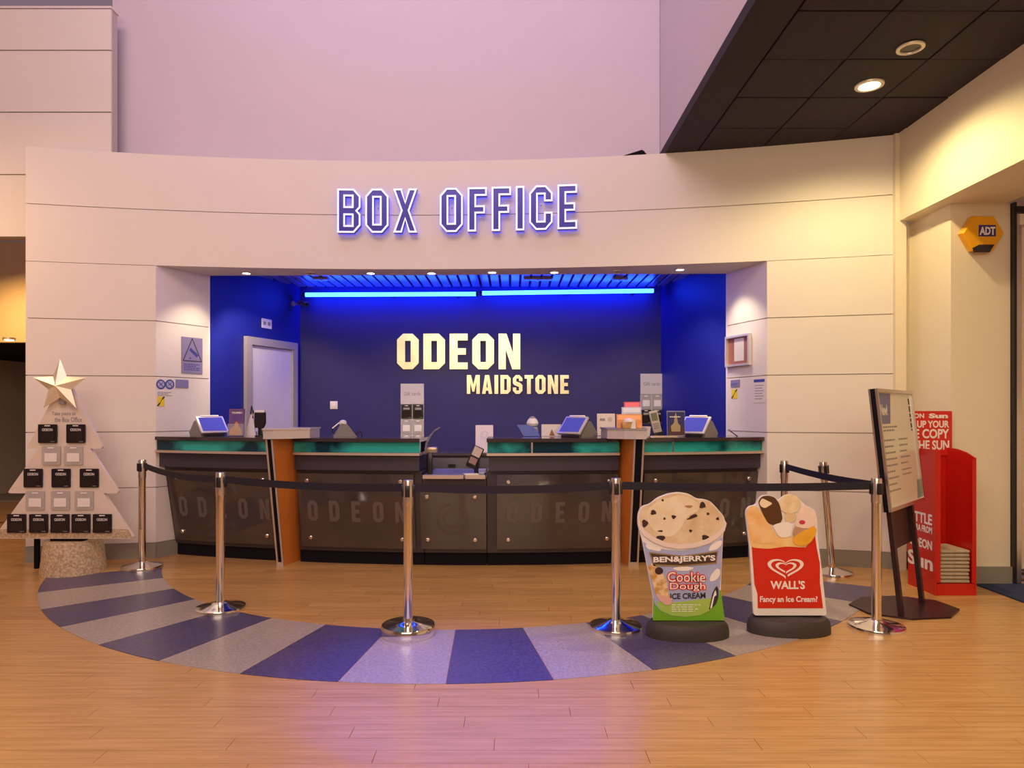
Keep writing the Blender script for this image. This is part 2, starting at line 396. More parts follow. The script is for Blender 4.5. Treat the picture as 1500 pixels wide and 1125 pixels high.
# door in the left blue wall
dv = (Vector((bl[1][0], bl[1][1], 0))-Vector((bl[0][0], bl[0][1], 0))); dl = dv.length; dv.normalize()
def on_left(s, z=0): return Vector((bl[0][0], bl[0][1], 0))+dv*s+Vector((0, 0, z))
def left_s(px):
    u = (px-750)/1000; a = Vector((bl[0][0], bl[0][1])); d = Vector((dv.x, dv.y)); return (u*a.y-a.x)/(d.x-u*d.y)
s0, s1 = left_s(357), left_s(432)
ML = plane(on_left(0), dv, (0, 0, 1))
Hd = 2.31
FR = mat('door_frame_grey', (.40, .36, .36), .4)
fp = [(s0, 0), (s0, Hd), (s1, Hd), (s1, 0), (s1-.09, 0), (s1-.09, Hd-.09), (s0+.09, Hd-.09), (s0+.09, 0)]
dr = struct('door_1', B().prism(rect(s0+.095, .01, s1-.095, Hd-.095), ML, .0, .02), mat('white_door', (.70, .66, .74), .35), smooth=0)
flat('door_frame', fp, .045, FR, dr, ML)
flat('door_handle', rect(s0+.13, 1.05, s0+.16, 1.22), .03, CHROMEB, dr, ML, .022)
sgn = thing('door_sign', 'small white sign on blue wall above the pale door', 'sign')
sa, sb = left_s(383), left_s(397); flat('plate', rect(sa, 2.44, sb, 2.55), .01, CARDW, sgn, ML, .001)
for q in (.25, .72): flat('print', rect(sa+(sb-sa)*(q-.14), 2.475, sa+(sb-sa)*(q+.14), 2.515), .0006, INKG, sgn, ML, .0112)
# neon tubes
for i, (xa, xb, za, zb, lb) in enumerate(((-2.60, -.42, 2.905, 2.915, 'left half of the glowing blue neon tube line above the gold letters'), (-.40, 1.79, 2.925, 2.955, 'right half of the glowing blue neon tube line above the gold letters'))):
    t = thing('neon_tube', lb, 'neon light', (0, 0, 0), 0, 'neon tubes across the back wall')
    obj('glass_tube', B().cyl((xa+.03, 8.5, za), (xb-.03, 8.5, zb), .026, n=16), NEON, t)
    obj('end_cap', B().cyl((xa, 8.5, za), (xa+.03, 8.5, za), .028, n=16), BLACK, t)
    obj('end_cap', B().cyl((xb-.03, 8.5, zb), (xb, 8.5, zb), .028, n=16), BLACK, t)
    for q in (.12, .5, .88):
        xx = xa+(xb-xa)*q; obj('bracket', B().box((xx, 8.6, (za+zb)/2), (.02, .19, .02)), BLACK, t)
# ceiling bits in the blue room
for i, (px, lb) in enumerate(((470, 'left small cyan-lit ceiling fitting near the tube end'), (788, 'wide cyan-lit ceiling fitting above the neon tube'), (908, 'right small cyan-lit ceiling fitting above the neon tube'))):
    wd = .34 if i == 1 else .18
    t = thing('ceiling_fitting', lb, 'fitting', (X(px, 8.1), 8.1, 3.035))
    obj('plate', B().box((0, 0, -.012), (wd, .09, .022), bev=.004), GREY, t); obj('stud', B().cyl((0, 0, -.022), (0, 0, -.035), .012), CHROMEB, t)

# upper walls
struct('wall_upper', B().box((-1.3, 7.09, 5.5), (5.65, .08, 4.6)), LILAC)
struct('wall_upper_side', B().box((1.56, 3.0, 5.95), (.06, 8.1, 3.72)), LILAC)
ul = struct('wall_upper_left', B().box((-6.45, 6.80, 4.30), (4.98, .10, 2.26)), SHADOWGAP)
zz = [3.17, 3.785, 4.40, 5.01, 5.42]
for a, b_ in zip(zz, zz[1:]):
    obj('wall_panel', B().box((-6.45, 6.735, (a+b_)/2), (5.0, .02, b_-a-.012)), WHITE, ul)
obj('wall_cap', B().box((-6.45, 6.80, 5.44), (5.0, .14, .02)), WHITE, ul)
# left corridor
YEL = mat('yellow_cream_paint', (.74, .62, .40), .7)
struct('wall_corridor', B().box((-7.0, 8.9, 3.0), (4.6, .1, 1.3)), YEL)
struct('wall_corridor_side', B().box((-4.55, 10.1, 1.6), (.1, 6.4, 3.2)), WHITE)
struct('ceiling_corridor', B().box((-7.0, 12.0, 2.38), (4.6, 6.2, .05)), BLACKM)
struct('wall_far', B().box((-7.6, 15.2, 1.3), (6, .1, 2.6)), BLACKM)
struct('floor_corridor', B().box((-6.8, 12.4, -.005), (4.4, 7.0, .01)), WOOD)
tag(obj('corridor_carpet', B().box((-7.2, 12.2, .006), (3.6, 2.4, .01)), CARPET), 'grey carpet strip in the dark corridor at far left', 'carpet')
t = thing('exit_lamp', 'tiny red glowing lamp in the dark corridor at far left', 'lamp', (-8.60, 11.5, 2.50))
obj('housing', B().box((0, .04, 0), (.14, .06, .10), bev=.01), BLACK, t); obj('lens', B().box((0, 0, 0), (.10, .03, .05), bev=.008), mat('red_glow', (1, 0, 0), emit=(1, .02, .02), estr=2), t)
t = thing('downlight', 'small warm ceiling lamp in the corridor at far left', 'lamp', (-6.35, 8.62, 2.385))
obj('housing', B().cyl((0, 0, -.03), (0, 0, .0), .07), GREY, t); obj('lens', B().cyl((0, 0, -.035), (0, 0, -.03), .05), LAMPW, t)

# ================================================================== RIGHT SIDE : soffit ceiling, beam, pilaster, door
ceil = struct('ceiling', B().box((2.7, 3.0, 4.05), (2.20, 8.0, .06)), CEILE)
obj('edge_band', B().box((1.66, 3.0, 4.045), (.30, 8.0, .09)), CEILE, ceil)
tile = B().box((0, 0, 0), (.590, .590, .018), bev=.004); bmesh.ops.recalc_face_normals(tile.bm, faces=tile.bm.faces[:])
tm = bpy.data.meshes.new('ceiling_tile'); tile.bm.to_mesh(tm); tm.materials.append(CEILD)
for i in range(3):
    for j in range(10):
        o = bpy.data.objects.new('ceiling_tile', tm); COL.objects.link(o); o.location = (2.12+i*.6, 6.45-j*.6, 4.012+random.uniform(-.003, .003)); o.parent = ceil
def downlight(x, y, z, r, label, lit, group, power=0, color=(1, .75, .4), ang=110, thingname='downlight', lamp=LAMP, tilt=(0, 0)):
    t = thing(thingname, label, 'ceiling light', (x, y, z), 0, group)
    obj('rim', B().lathe([(r*.72, -.002), (r*.75, -.012), (r, -.010), (r*1.02, 0), (r*.72, .0)], 28), mat('downlight_rim', (.75, .68, .58), .3, .3), t)
    if lit: obj('lens', B().lathe([(0, -.0085), (r*.5, -.008), (r*.74, -.003), (r*.74, -.001), (0, -.001)], 24), lamp, t)
    else: obj('lens', B().lathe([(0, -.003), (r*.72, -.003), (r*.72, -.001), (0, -.001)], 24), BLACK, t)
    if power: spot('lamp', (x, y, z-.03), (x+tilt[0], y+tilt[1], z-1), color, power, ang, .6, r*.6)
    return t
downlight(2.79, 5.33, 4.0, .105, 'bright warm round downlight in the dark tiled ceiling', True, 'downlights in the dark ceiling', 150, (1, .76, .38), 160)
downlight(2.79, 4.78, 4.0, .09, 'unlit round downlight with pale rim in the dark tiled ceiling', False, 'downlights in the dark ceiling')
# beam and pilaster on the right
struct('wall_right_beam', B().box((3.85, 2.0, 3.62), (.60, 8.62, .84)), CREAMP)
struct('wall_right_return', B().box((3.90, 6.40, 1.6), (.9, .12, 3.2)), CREAMP)
pil = struct('wall_right_pilaster', B().box((3.94, 6.04, 1.6), (.50, .60, 3.2)), CREAMP)
struct('baseboard_pilaster', B().box((3.93, 6.03, .075), (.53, .62, .15)), SKIRT)
struct('wall_recess_end', B().box((3.56, 6.3, 2.0), (.10, .10, 4.0)), CREAMP)
gd = struct('door_2', B().box((4.75, 5.80, 1.62), (.90, .03, 3.0)), mat('pale_door_glass', (.72, .62, .46), .3))
obj('door_frame', B().box((4.245, 5.78, 1.6), (.05, .12, 3.2)), CHROMEB, gd)
obj('door_frame', B().box((4.205, 5.75, 1.6), (.022, .10, 3.2)), BLACK, gd)
obj('door_frame', B().box((4.75, 5.77, 3.06), (1.0, .12, .09)), CREAMP, gd)
obj('door_seal', B().box((4.75, 5.72, 3.14), (1.1, .05, .05)), BLACK, gd)
struct('wall_door_lintel', B().box((4.75, 5.90, 3.62), (1.2, .16, .96)), CREAMP)
struct('wall_door_side', B().box((5.23, 5.86, 1.57), (.07, .16, 3.14)), CREAMP)
tag(obj('entrance_mat', B().box((4.9, 5.25, .006), (2.05, .92, .012)), MATB), 'dark blue entrance mat on the floor at far right', 'mat')
struct('wall_right_side', B().box((5.3, 2.2, 2), (.1, 7.2, 4.0)), CREAMP)

# shell of the foyer, out of frame
struct('wall_rear', B().box((-1.2, -4.2, 4), (16, .1, 8)), mat('tan_wall', (.60, .50, .42), .7))
struct('wall_foyer_left', B().box((-9.0, 5.5, 4), (.1, 19.5, 8)), mat('tan_wall', (.60, .50, .42), .7))
struct('ceiling_foyer', B().box((-3.7, 3.0, 8.05), (10.8, 14.6, .1)), mat('lilac_ceiling', (.45, .38, .48), .8))
struct('ceiling_low', B().box((3.6, -2.7, 4.0), (4.2, 3.4, .1)), CREAMP)

# ================================================================== LETTERS
def wall_letters(word, x0, total, z0, z1, group, where):
    h = z1-z0; pos, k = word_positions(word, total, h)
    for i, (c, dx, wd) in enumerate(pos):
        xm = x0+dx+wd/2; sl = -.062*(xm+1.1); zz0 = z0+.02*(dx/total)
        xd = Vector((1, sl, 0)).normalized(); org = Vector((x0+dx, WD(xm)-sl*wd/2*0-.0, zz0)) ; org.y = WD(xm)-sl*wd/2
        M = plane((org.x, org.y, org.z), xd, (0, 0, 1))
        lab = where(i, c)
        t = thing('sign_letter', lab, 'letter', (0, 0, 0), 0, group)
        sc = wd/(GL[c][0]*h)
        letter_mesh('back_glow', c, LETH, t, M, h, .012, sc, .022)
        letter_mesh('letter_face', c, LETF, t, M, h, .05, sc, .036)
        b = B()
        for poly in [GL[c][1]]+GL[c][2]:
            n = len(poly)
            ar = sum(poly[q][0]*poly[(q+1) % n][1]-poly[(q+1) % n][0]*poly[q][1] for q in range(n)); pp = poly if ar > 0 else poly[::-1]
            inner = pp is poly and poly is not GL[c][1]
            # mitred inset ring
            pts = [Vector((p[0]*h*sc, p[1]*h)) for p in pp]; ins = []; tw = .016 if poly is GL[c][1] else -.016
            for q in range(n):
                a = (pts[q]-pts[q-1]).normalized(); d = (pts[(q+1) % n]-pts[q]).normalized()
                na = Vector((-a.y, a.x)); nd = Vector((-d.y, d.x)); s = (na+nd); s = s/max(.35, s.length_squared/2)
                ins.append(pts[q]+s*tw)
            for q in range(n):
                r = (q+1) % n; b.prism([tuple(pts[q]), tuple(pts[r]), tuple(ins[r]), tuple(ins[q])], M, .087, .098)
        obj('letter_rim', b, LETR, t, smooth=0)
        for ox in (.2, .8):
            b = B().cyl(M @ Vector((GL[c][0]*h*sc*ox*.5+.02, h*.3+h*.4*ox, 0)), M @ Vector((GL[c][0]*h*sc*ox*.5+.02, h*.3+h*.4*ox, .03)), .006, n=8)
            obj('stand_off', b, GREY, t)
ordw = ['', 'second ', 'third ']
bo = 'BOX OFFICE'
names_bo = ['blue metal letter B opening the BOX OFFICE sign', 'blue metal letter O in the word BOX of the sign', 'blue metal letter X ending the word BOX on the sign',
            'blue metal letter O opening the word OFFICE on the sign', 'blue metal first letter F in OFFICE beside the O', 'blue metal second letter F in OFFICE beside the I',
            'blue metal letter I in the word OFFICE on the sign', 'blue metal letter C in the word OFFICE on the sign', 'blue metal letter E ending the BOX OFFICE sign']
wall_letters(bo, -1.755, 2.41, 3.245, 3.685, 'BOX OFFICE sign letters', lambda i, c: names_bo[i])
def back_word(word, px0, px1, py0, py1, group, labs):
    D = 8.70; x0 = X(px0, D); tot = X(px1, D)-x0; z0 = Z(py1, D); h = Z(py0, D)-z0
    pos, k = word_positions(word, tot, h)
    for i, (c, dx, wd) in enumerate(pos):
        M = plane((x0+dx, D, z0)); o = letter_mesh('gold_letter', c, GOLD, None, M, h, .02, wd/(GL[c][0]*h), .002)
        tag(o, labs[i], 'letter', group)
back_word('ODEON', 582, 762, 489, 541, 'ODEON letters', ['large gold mirrored letter O starting the word ODEON', 'large gold mirrored letter D in ODEON', 'large gold mirrored letter E in ODEON', 'large gold mirrored second letter O in ODEON', 'large gold mirrored letter N ending ODEON'])
back_word('MAIDSTONE', 684, 833, 549.5, 577, 'MAIDSTONE letters', ['small gold letter %s in MAIDSTONE, %s' % (c, p) for c, p in zip('MAIDSTONE', ('first of the word', 'beside the M', 'between A and D', 'between I and S', 'between D and T', 'between S and O', 'between T and N', 'between O and E', 'last of the word'))])

# ================================================================== SOFFIT SPOTS
for px, py, lit, lb in ((361, 400, 1, 'lit round spotlight at the left end of the opening soffit'), (455, 402, 0, 'unlit spotlight in the soffit between the two leftmost lit ones'),
                        (543, 401, 1, 'second lit spotlight from the left in the opening soffit'), (632, 401, 1, 'lit soffit spotlight above the word ODEON'),
                        (721, 398, 1, 'lit soffit spotlight above the gap between ODEON and its end'), (812, 398, 1, 'lit soffit spotlight above the end of MAIDSTONE'),
                        (903, 397, 0, 'unlit soffit spotlight between the two rightmost lit ones'), (996, 394, 1, 'lit round spotlight at the right end of the opening soffit')):
    D = 1.45/((603-py)/1000); D = min(D, 7.12)
    end = px in (361, 996)
    downlight(X(px, D), D, 2.90, .055, lb, bool(lit), 'soffit spotlights', (60 if end else 30) if lit else 0, (1, .80, .58), 90, 'soffit_spotlight', LAMPW, (0, .6))
for s, x, y in ((1, -3.05, 7.02), (-1, 2.10, 6.88)):
    spot('jamb_lamp', (x+.15*s, y-.05, 2.86), (x-.38*s, y-.02, 1.5), (1, .82, .55), 30, 80, .8, .03)

# ================================================================== COUNTER
KX, KY = -.5, 13.9
def kp(r, th, z):
    t2 = math.asin((KX+7.7*math.sin(th)+.3)/10.1)
    return Vector((-.3+(r+2.4)*math.sin(t2), 16.3-(r+2.4)*math.cos(t2), z))
def jl_x(y): return LJ0[0]+(y-LJ0[1])*(LJ1[0]-LJ0[0])/(LJ1[1]-LJ0[1])+.006
def jr_x(y): return RJ0[0]+(y-RJ0[1])*(RJ1[0]-RJ0[0])/(RJ1[1]-RJ0[1])-.006
CL = [-99, 99]
def arc(prof, t0, t1, n=14):
    fr = [[kp(r, R(t0+(t1-t0)*k/n), z) for r, z in prof] for k in range(n+1)]
    for f in fr:
        for p in f: p.x = min(max(p.x, CL[0], jl_x(max(p.y, WD(JL)))), CL[1], jr_x(max(p.y, WD(JR))))
    return B().sweep(fr)
def rr(r0, r1, z0, z1): return [(r0, z0), (r1, z0), (r1, z1), (r0, z1)]
def face_r(z): return 7.47+(z-.12)*(.115/.78)
def tang(th, z):      # plane on the leaning counter front
    a = R(th); o = kp(face_r(z)+.034, a, z); xd = kp(7.5, a+.01, 1)-kp(7.5, a-.01, 1); upv = kp(face_r(1)+.034, a, 1)-kp(face_r(0)+.034, a, 0)
    return plane(o, xd, upv)
def counter_unit(label, t0, t1, pt0, pt1, clamp=(-99, 99), split=()):
    CL[:] = clamp
    t = thing('counter_unit', label, 'counter', (0, 0, 0), 0, 'tall counter units')
    obj('worktop', arc(rr(7.15, 7.70, 1.172, 1.205), t0, t1), TOPM, t)
    obj('glass_band', arc(rr(7.60, 7.66, 1.073, 1.170), t0+.05, t1-.05), TEAL, t)
    obj('lower_shelf', arc(rr(7.15, 7.70, 1.048, 1.071), t0, t1), STRIP, t)
    obj('shelf_core', arc(rr(7.20, 7.58, 1.071, 1.172), t0+.1, t1-.1), BLACKM, t)
    obj('fascia', arc(rr(7.15, 7.635, .905, 1.046), t0+.12*(t0 < -20 or -3 < t0 < 3), t1-.12*(t1 > 20 or -3 < t1 < 3)), FASC, t)
    obj('body', arc([(6.95, .12), (7.47, .12), (7.585, .90), (6.95, .90)], t0+.25*(t0 < -20), t1-.25*(t1 > 20)), DARK, t)
    obj('plinth', arc(rr(6.95, 7.455, 0, .12), t0+.25*(t0 < -20), t1-.25*(t1 > 20)), BLACKM, t)
    p = obj('front_panel', arc([(face_r(.16)+.018, .16), (face_r(.16)+.028, .16), (face_r(.87)+.028, .87), (face_r(.87)+.018, .87)], pt0, pt1), PANEL, t)
    for s in split:
        obj('joint_strip', arc(rr(7.655, 7.664, 1.073, 1.170), s-.06, s+.06, 1), CHROMEB, t)
    w_ = R(pt1-pt0)*7.6
    for th in (pt0+(pt1-pt0)*.09, pt1-(pt1-pt0)*.11):
        for z in (.25, .80):
            M = tang(th, z); obj('stud', B().lathe([(0, .013), (.014, .012), (.020, .006), (.021, -.008), (0, -.008)], 14, M), CHROMEB, p)
    n = 5; lw = w_*.86/n; h = .20
    for i, c in enumerate('ODEON'):
        th = pt0+(pt1-pt0)*(.12+.76*(i/(n-1))) ; M = tang(th, .51); wd = GL[c][0]*h
        letter_mesh('etched_letter', c, ETCH, p, M @ Matrix.Translation((-wd*.40, -h/2, 0)), h, .0012, .85, -.005)
    CL[:] = (-99, 99)
    return t
counter_unit('tall counter unit at the left end against the white jamb', -23.3, -12.7, -22.6, -13.25, (-99, -2.207))
counter_unit('tall counter unit right of the left orange fin', -13.7, -2.55, -11.6, -3.1, (-2.046, 99))
counter_unit('tall counter unit left of the right orange fin', 2.0, 13.3, 2.7, 11.6, (-99, .996), split=(5.1,))
counter_unit('tall counter unit at the right end against the white jamb', 12.6, 23.4, 13.2, 22.6, (1.19, 99), split=(15.2,))
t = thing('low_desk', 'low counter desk filling the gap in the middle', 'counter')
obj('desk_top', arc(rr(6.95, 7.66, .845, .87), -2.35, 1.8), PALE, t)
obj('edge_strip', arc(rr(7.661, 7.69, .838, .872), -2.35, .42), STRIP, t)
obj('edge_strip', arc(rr(7.661, 7.69, .838, .872), .55, 1.9), STRIP, t)
obj('body', arc([(6.95, .12), (7.47, .12), (7.585, .838), (6.95, .838)], -2.5, 1.95), DARK, t)
obj('plinth', arc(rr(6.95, 7.455, 0, .12), -2.5, 1.95), BLACKM, t)
p = obj('front_panel', arc([(face_r(.16)+.018, .16), (face_r(.16)+.028, .16), (face_r(.76)+.028, .76), (face_r(.76)+.018, .76)], -2.7, 1.95), PANEL, t)
for th in (-2.2, 1.15):
    for z in (.25, .66):
        obj('stud', B().lathe([(0, .013), (.014, .012), (.020, .006), (.021, -.008), (0, -.008)], 14, tang(th, z)), CHROMEB, p)
M = tang(-.45, .45)
b = B()
for rr0, a0, a1 in ((.15, 100, 260), (.15, -80, 60), (.09, 60, 300)):
    pa = disc(0, 0, rr0, n=14, a0=a0, a1=a1); pb = disc(0, 0, rr0-.02, n=14, a0=a0, a1=a1)
    b.prism(pa+pb[::-1], M, -.005, -.0038)
obj('etched_emblem', b, mat('faint_etching', (.092, .066, .054), .3), p, smooth=0)

def fin(label, xl, xr, cap):
    t = thing('counter_fin', label, 'counter divider')
    MF = plane((xl, 0, 0), (0, 1, 0), (0, 0, 1)); w_ = xr-xl
    def zy(o0, o1): return [(6.40+o0, 0), (6.10+o0, 1.20), (6.10+o1, 1.20), (6.40+o1, 0)]
    def plan(f, z):
        if xl < 0: q = [(xl, 7.0), (xl, f), (xr, f), (xr+.09, f+.3), (xr+.09, 7.0)]
        else: q = [(xr, 7.0), (xr, f), (xl, f), (xl-.09, f+.3), (xl-.09, 7.0)]
        return [Vector((x, y, z)) for x, y in q]
    obj('side_panel', B().sweep([plan(6.42, 0), plan(6.12, 1.20)]), ORANGE, t, smooth=0)
    for a, b_ in ((0, .016), (w_-.016, w_)): obj('front_frame', B().prism(zy(0, .018)[::-1], MF, a, b_), STRIP, t, smooth=0)
    obj('black_inset', B().prism(zy(.006, .018)[::-1], MF, .0165, w_-.0165), BLACKM, t, smooth=0)
    obj('foot_block', B().box(((xl+xr)/2, 6.396, .02), (w_, .012, .04)), STRIP, t, smooth=0)
    cen = Vector((sum(p[0] for p in cap)/len(cap), sum(p[1] for p in cap)/len(cap)))
    obj('cap', B().prism(cap, Matrix(), 1.206, 1.286), SILV, t, smooth=0)
    obj('cap_top', B().prism([tuple(cen+(Vector(p)-cen)*1.04) for p in cap], Matrix(), 1.2862, 1.300), SILV if xl < 0 else GREY, t, smooth=0)
    return t
fin('orange veneered dividing fin with black front, left one of the counter', -2.205, -2.14, [(-2.21, 6.60), (-2.21, 6.06), (-2.12, 6.06), (-1.86, 6.28), (-1.86, 6.60)])
fin('orange veneered dividing fin with black front, right one of the counter', 1.09, 1.185, [(1.19, 6.60), (.86, 6.60), (.86, 6.16), (1.0, 6.08), (1.10, 6.04), (1.19, 6.04)])

# low dark cabinet behind the counter and items
t = thing('back_cabinet', 'low dark cabinet along the blue back wall behind the desk', 'cabinet', (-.4, 8.45, 0))
obj('body', B().box((0, 0, .46), (3.9, .40, .90)), DARK, t); obj('worktop', B().box((0, -.01, .935), (3.96, .44, .03)), FASC, t); obj('plinth', B().box((0, 0, .005), (3.8, .36, .01)), BLACKM, t)
for k in range(6):
    d = obj('door', B().box((-1.62+k*.648, -.212, .52), (.63, .02, .74), bev=.004), FASC, t); obj('handle', B().box((-1.62+k*.648, -.228, .80), (.09, .012, .035)), BLACK, d)

# ================================================================== BARRIER POSTS
def post(label, x, y, kind='dome', lean=0, rz=0, H=1.01):
    t = thing('barrier_post', label, 'barrier post', (x, y, 0), rz, 'chrome barrier posts')
    r = .176
    if kind == 'dome': prof = [(0, 0), (r, 0), (r, .018), (r*.985, .025), (r*.75, .036), (r*.4, .048), (.045, .058), (.035, .062), (0, .062)]
    else: prof = [(0, 0), (r*.97, 0), (r, .01), (r, .060), (r*.96, .071), (r*.6, .077), (.05, .083), (.035, .09), (0, .09)]
    obj('base', B().lathe(prof, 44), CHROME, t)
    T = Matrix.Translation((0, 0, .05)) @ Matrix.Rotation(lean, 4, 'Y')
    q = obj('pole', B().lathe([(.0, 0), (.031, 0), (.031, .80), (.0, .80)], 24, T), CHROME, t)
    c = obj('belt_head', B().lathe([(.0, .79), (.033, .79), (.034, .80), (.034, .945), (.031, .955), (.0, .958)], 24, T), CHROMEB, t)
    for a in range(4):
        an = a*PI/2; obj('belt_clip', B().box((.036*math.cos(an), .036*math.sin(an), .885), (.014 if a % 2 == 0 else .030, .030 if a % 2 == 0 else .014, .075), T, .003), BLACK, c)
    return t
PP = {'far_left': (-3.43, 6.33), 'left': (-2.135, 5.0), 'mid': (-.675, 4.44), 'right': (.695, 4.57), 'front_right': (2.44, 4.57), 'back_right': (2.47, 6.19)}
post('chrome barrier post standing beside the tree card display', *PP['far_left'])
post('chrome barrier post in front of the left counter unit', *PP['left'])
post('chrome barrier post with thick drum base in the middle', *PP['mid'], kind='drum')
post('chrome barrier post just left of the tub shaped sign', *PP['right'])
post('chrome barrier post in front of the leaning menu board', *PP['front_right'])
post('chrome barrier post half hidden behind the red sign', *PP['back_right'], rz=.3)
post('leaning chrome barrier post without belt before the right wall', 2.86, 6.10, lean=-.085)
def belt(label, a, b, sag=.02, za=.955, zb=.955):
    a = Vector((a[0], a[1], 0)); b_ = Vector((b[0], b[1], 0)); d = (b_-a).normalized(); a = a+d*.046; b_ = b_-d*.046; n = Vector((-d.y, d.x, 0))*.0012
    fr = []
    for k in range(13):
        t = k/12; p = a.lerp(b_, t); z = za+(zb-za)*t-4*sag*t*(1-t)
        fr.append([p-n+Vector((0, 0, z-.026)), p-n+Vector((0, 0, z+.026)), p+n+Vector((0, 0, z+.026)), p+n+Vector((0, 0, z-.026))])
    tag(obj('barrier_belt', B().sweep(fr), BELT, smooth=0), label, 'barrier belt', 'black retractable belts')
belt('black belt from the tree display post to the next post', PP['far_left'], PP['left'], .035)
belt('black belt across the left orange fin to the drum-based post', PP['left'], PP['mid'], .02)
belt('black belt in the middle, right of the drum-based post', PP['mid'], PP['right'], .02)
belt('black belt stretched above the two ice cream signs', PP['right'], PP['front_right'], .012)
belt('short black belt running back beside the right wall', PP['front_right'], PP['back_right'], .015)

# ================================================================== SIGNS ON THE JAMBS
dL = Vector((LJ1[0]-LJ0[0], LJ1[1]-LJ0[1], 0)).normalized(); dR = Vector((RJ0[0]-RJ1[0], RJ0[1]-RJ1[1], 0)).normalized()
def s_on(a, d, px):
    u = (px-750)/1000; return (u*a[1]-a[0])/(d.x-u*d.y)
class J:
    def __init__(s, a, d): s.a, s.d = a, d; s.M = plane((a[0], a[1], 0), d, (0, 0, 1)); s.D = lambda q: a[1]+d.y*q
    def uv(s, px, py):
        q = s_on(s.a, s.d, px); return (q, Z(py, s.D(q)))
JLp = J(LJ0, dL); JRp = J(RJ1, dR)
def plate(j, px0, py0, px1, py1): a = j.uv(px0, py1); b_ = j.uv(px1, py0); return a[0], a[1], b_[0], b_[1]
LILS = mat('lilac_sign_face', (.26, .23, .40), .4)
x0, y0, x1, y1 = plate(JLp, 265.5, 496, 296, 546)
t = thing('camera_sign', 'lilac security camera warning sign on the left jamb', 'sign')
flat('plate', rect(x0, y0, x1, y1), .006, LILS, t, JLp.M, .001)
tw, th_ = x1-x0, y1-y0
def edge(b, p, q, wd, M, z0, z1):
    p = Vector(p); q = Vector(q); d = (q-p).normalized(); n = Vector((-d.y, d.x))*wd/2; e = d*wd*.3
    b.prism([tuple(p+n-e), tuple(p-n-e), tuple(q-n+e), tuple(q+n+e)][::-1], M, z0, z1)
b = B(); A_, B_, C_ = (x0+.5*tw, y1-.03*th_), (x0+.07*tw, y0+.34*th_), (x0+.95*tw, y0+.34*th_)
for p, q in ((A_, B_), (B_, C_), (C_, A_)): edge(b, p, q, .009, JLp.M, .0071, .0078)
obj('triangle', b, INK, t, smooth=0)
b = B(); edge(b, (x0+.42*tw, y0+.66*th_), (x0+.73*tw, y0+.50*th_), .034, JLp.M, .0071, .0079); b.prism(disc(x0+.40*tw, y0+.42*th_, .009), JLp.M, .0071, .0078)
obj('camera_pictogram', b, INKB, t, smooth=0)
print_lines(t, JLp.M, x0+.10*tw, y0+.07*th_, x1-.10*tw, y0+.27*th_, 4, .0071, INKB)
for px, lb in ((235.5, 'left round blue sticker below the camera sign'), (248.5, 'right round blue sticker beside the lilac plaque')):
    a = JLp.uv(px, 563); t = thing('round_sticker', lb, 'sticker', (0, 0, 0), 0, 'round stickers on the left jamb')
    flat('disc', disc(a[0], a[1], .049), .002, INKB, t, JLp.M, .001); flat('print', disc(a[0], a[1], .034), .0008, mat('pale_lilac_print', (.45, .42, .55), .5), t, JLp.M, .0031)
    b = B(); edge(b, (a[0]-.02, a[1]+.02), (a[0]+.02, a[1]-.02), .010, JLp.M, .004, .0045); edge(b, (a[0]-.018, a[1]-.016), (a[0]+.018, a[1]+.018), .006, JLp.M, .004, .0044); obj('pictogram', b, INKB, t, smooth=0)
x0, y0, x1, y1 = plate(JLp, 230.8, 574, 252, 577.5)
tag(print_lines(None, JLp.M, x0, y0-.02, x1, y1, 3, .001, INKG), 'faint small print under the two round stickers', 'lettering')
x0, y0, x1, y1 = plate(JLp, 257, 556.5, 275.5, 567.5)
t = thing('wall_plaque', 'blank lilac plaque right of the round stickers', 'plaque'); flat('plate', rect(x0, y0, x1, y1), .006, LILS, t, JLp.M, .001); flat('border', rect(x0+.006, y0+.006, x1-.006, y1-.006), .001, mat('lilac_print', (.22, .22, .42), .4), t, JLp.M, .0071)
def yellow(j, px0, py0, px1, py1, lb):
    x0, y0, x1, y1 = plate(j, px0, py0, px1, py1); t = thing('yellow_sticker', lb, 'sticker', (0, 0, 0), 0, 'yellow stickers')
    flat('backing', rect(x0, y0, x1, y1), .002, YELL, t, j.M, .001)
    w_, h_ = x1-x0, y1-y0; b = B(); edge(b, (x0+.04*w_, y0+.06*h_), (x0+.30*w_, y0+.28*h_), .016, j.M, .0031, .0036); edge(b, (x0+.75*w_, y0+.78*h_), (x0+.95*w_, y0+.95*h_), .016, j.M, .0031, .0036); edge(b, (x0+.3*w_, y0+.28*h_), (x0+.7*w_, y0+.75*h_), .006, j.M, .0031, .0035)
    obj('print', b, INK, t, smooth=0)
yellow(JLp, 230.5, 581, 240.5, 595, 'yellow warning sticker on the left jamb')
yellow(JRp, 1072, 570, 1080, 584, 'yellow warning sticker on the right jamb')
x0, y0, x1, y1 = plate(JRp, 1071, 556, 1084, 567)
t = thing('wall_plaque', 'small lilac plaque above the yellow sticker on the right jamb', 'plaque'); flat('plate', rect(x0, y0, x1, y1), .006, LILS, t, JRp.M, .001)
print_lines(t, JRp.M, x0+.015, y0+.012, x1-.015, y0+.04, 2, .0071, INKB)
x0, y0, x1, y1 = plate(JRp, 1066, 488, 1101, 538)
t = thing('notice_case', 'framed notice case hanging on the right jamb', 'notice board')
fw = .022; fp = [(x0, y0), (x1, y0), (x1, y1), (x0, y1)]
for q in (rect(x0, y0, x1, y0+fw), rect(x0, y1-fw, x1, y1), rect(x0, y0+fw, x0+fw, y1-fw), rect(x1-fw, y0+fw, x1, y1-fw)): flat('frame', q, .035, SILV, t, JRp.M, .001)
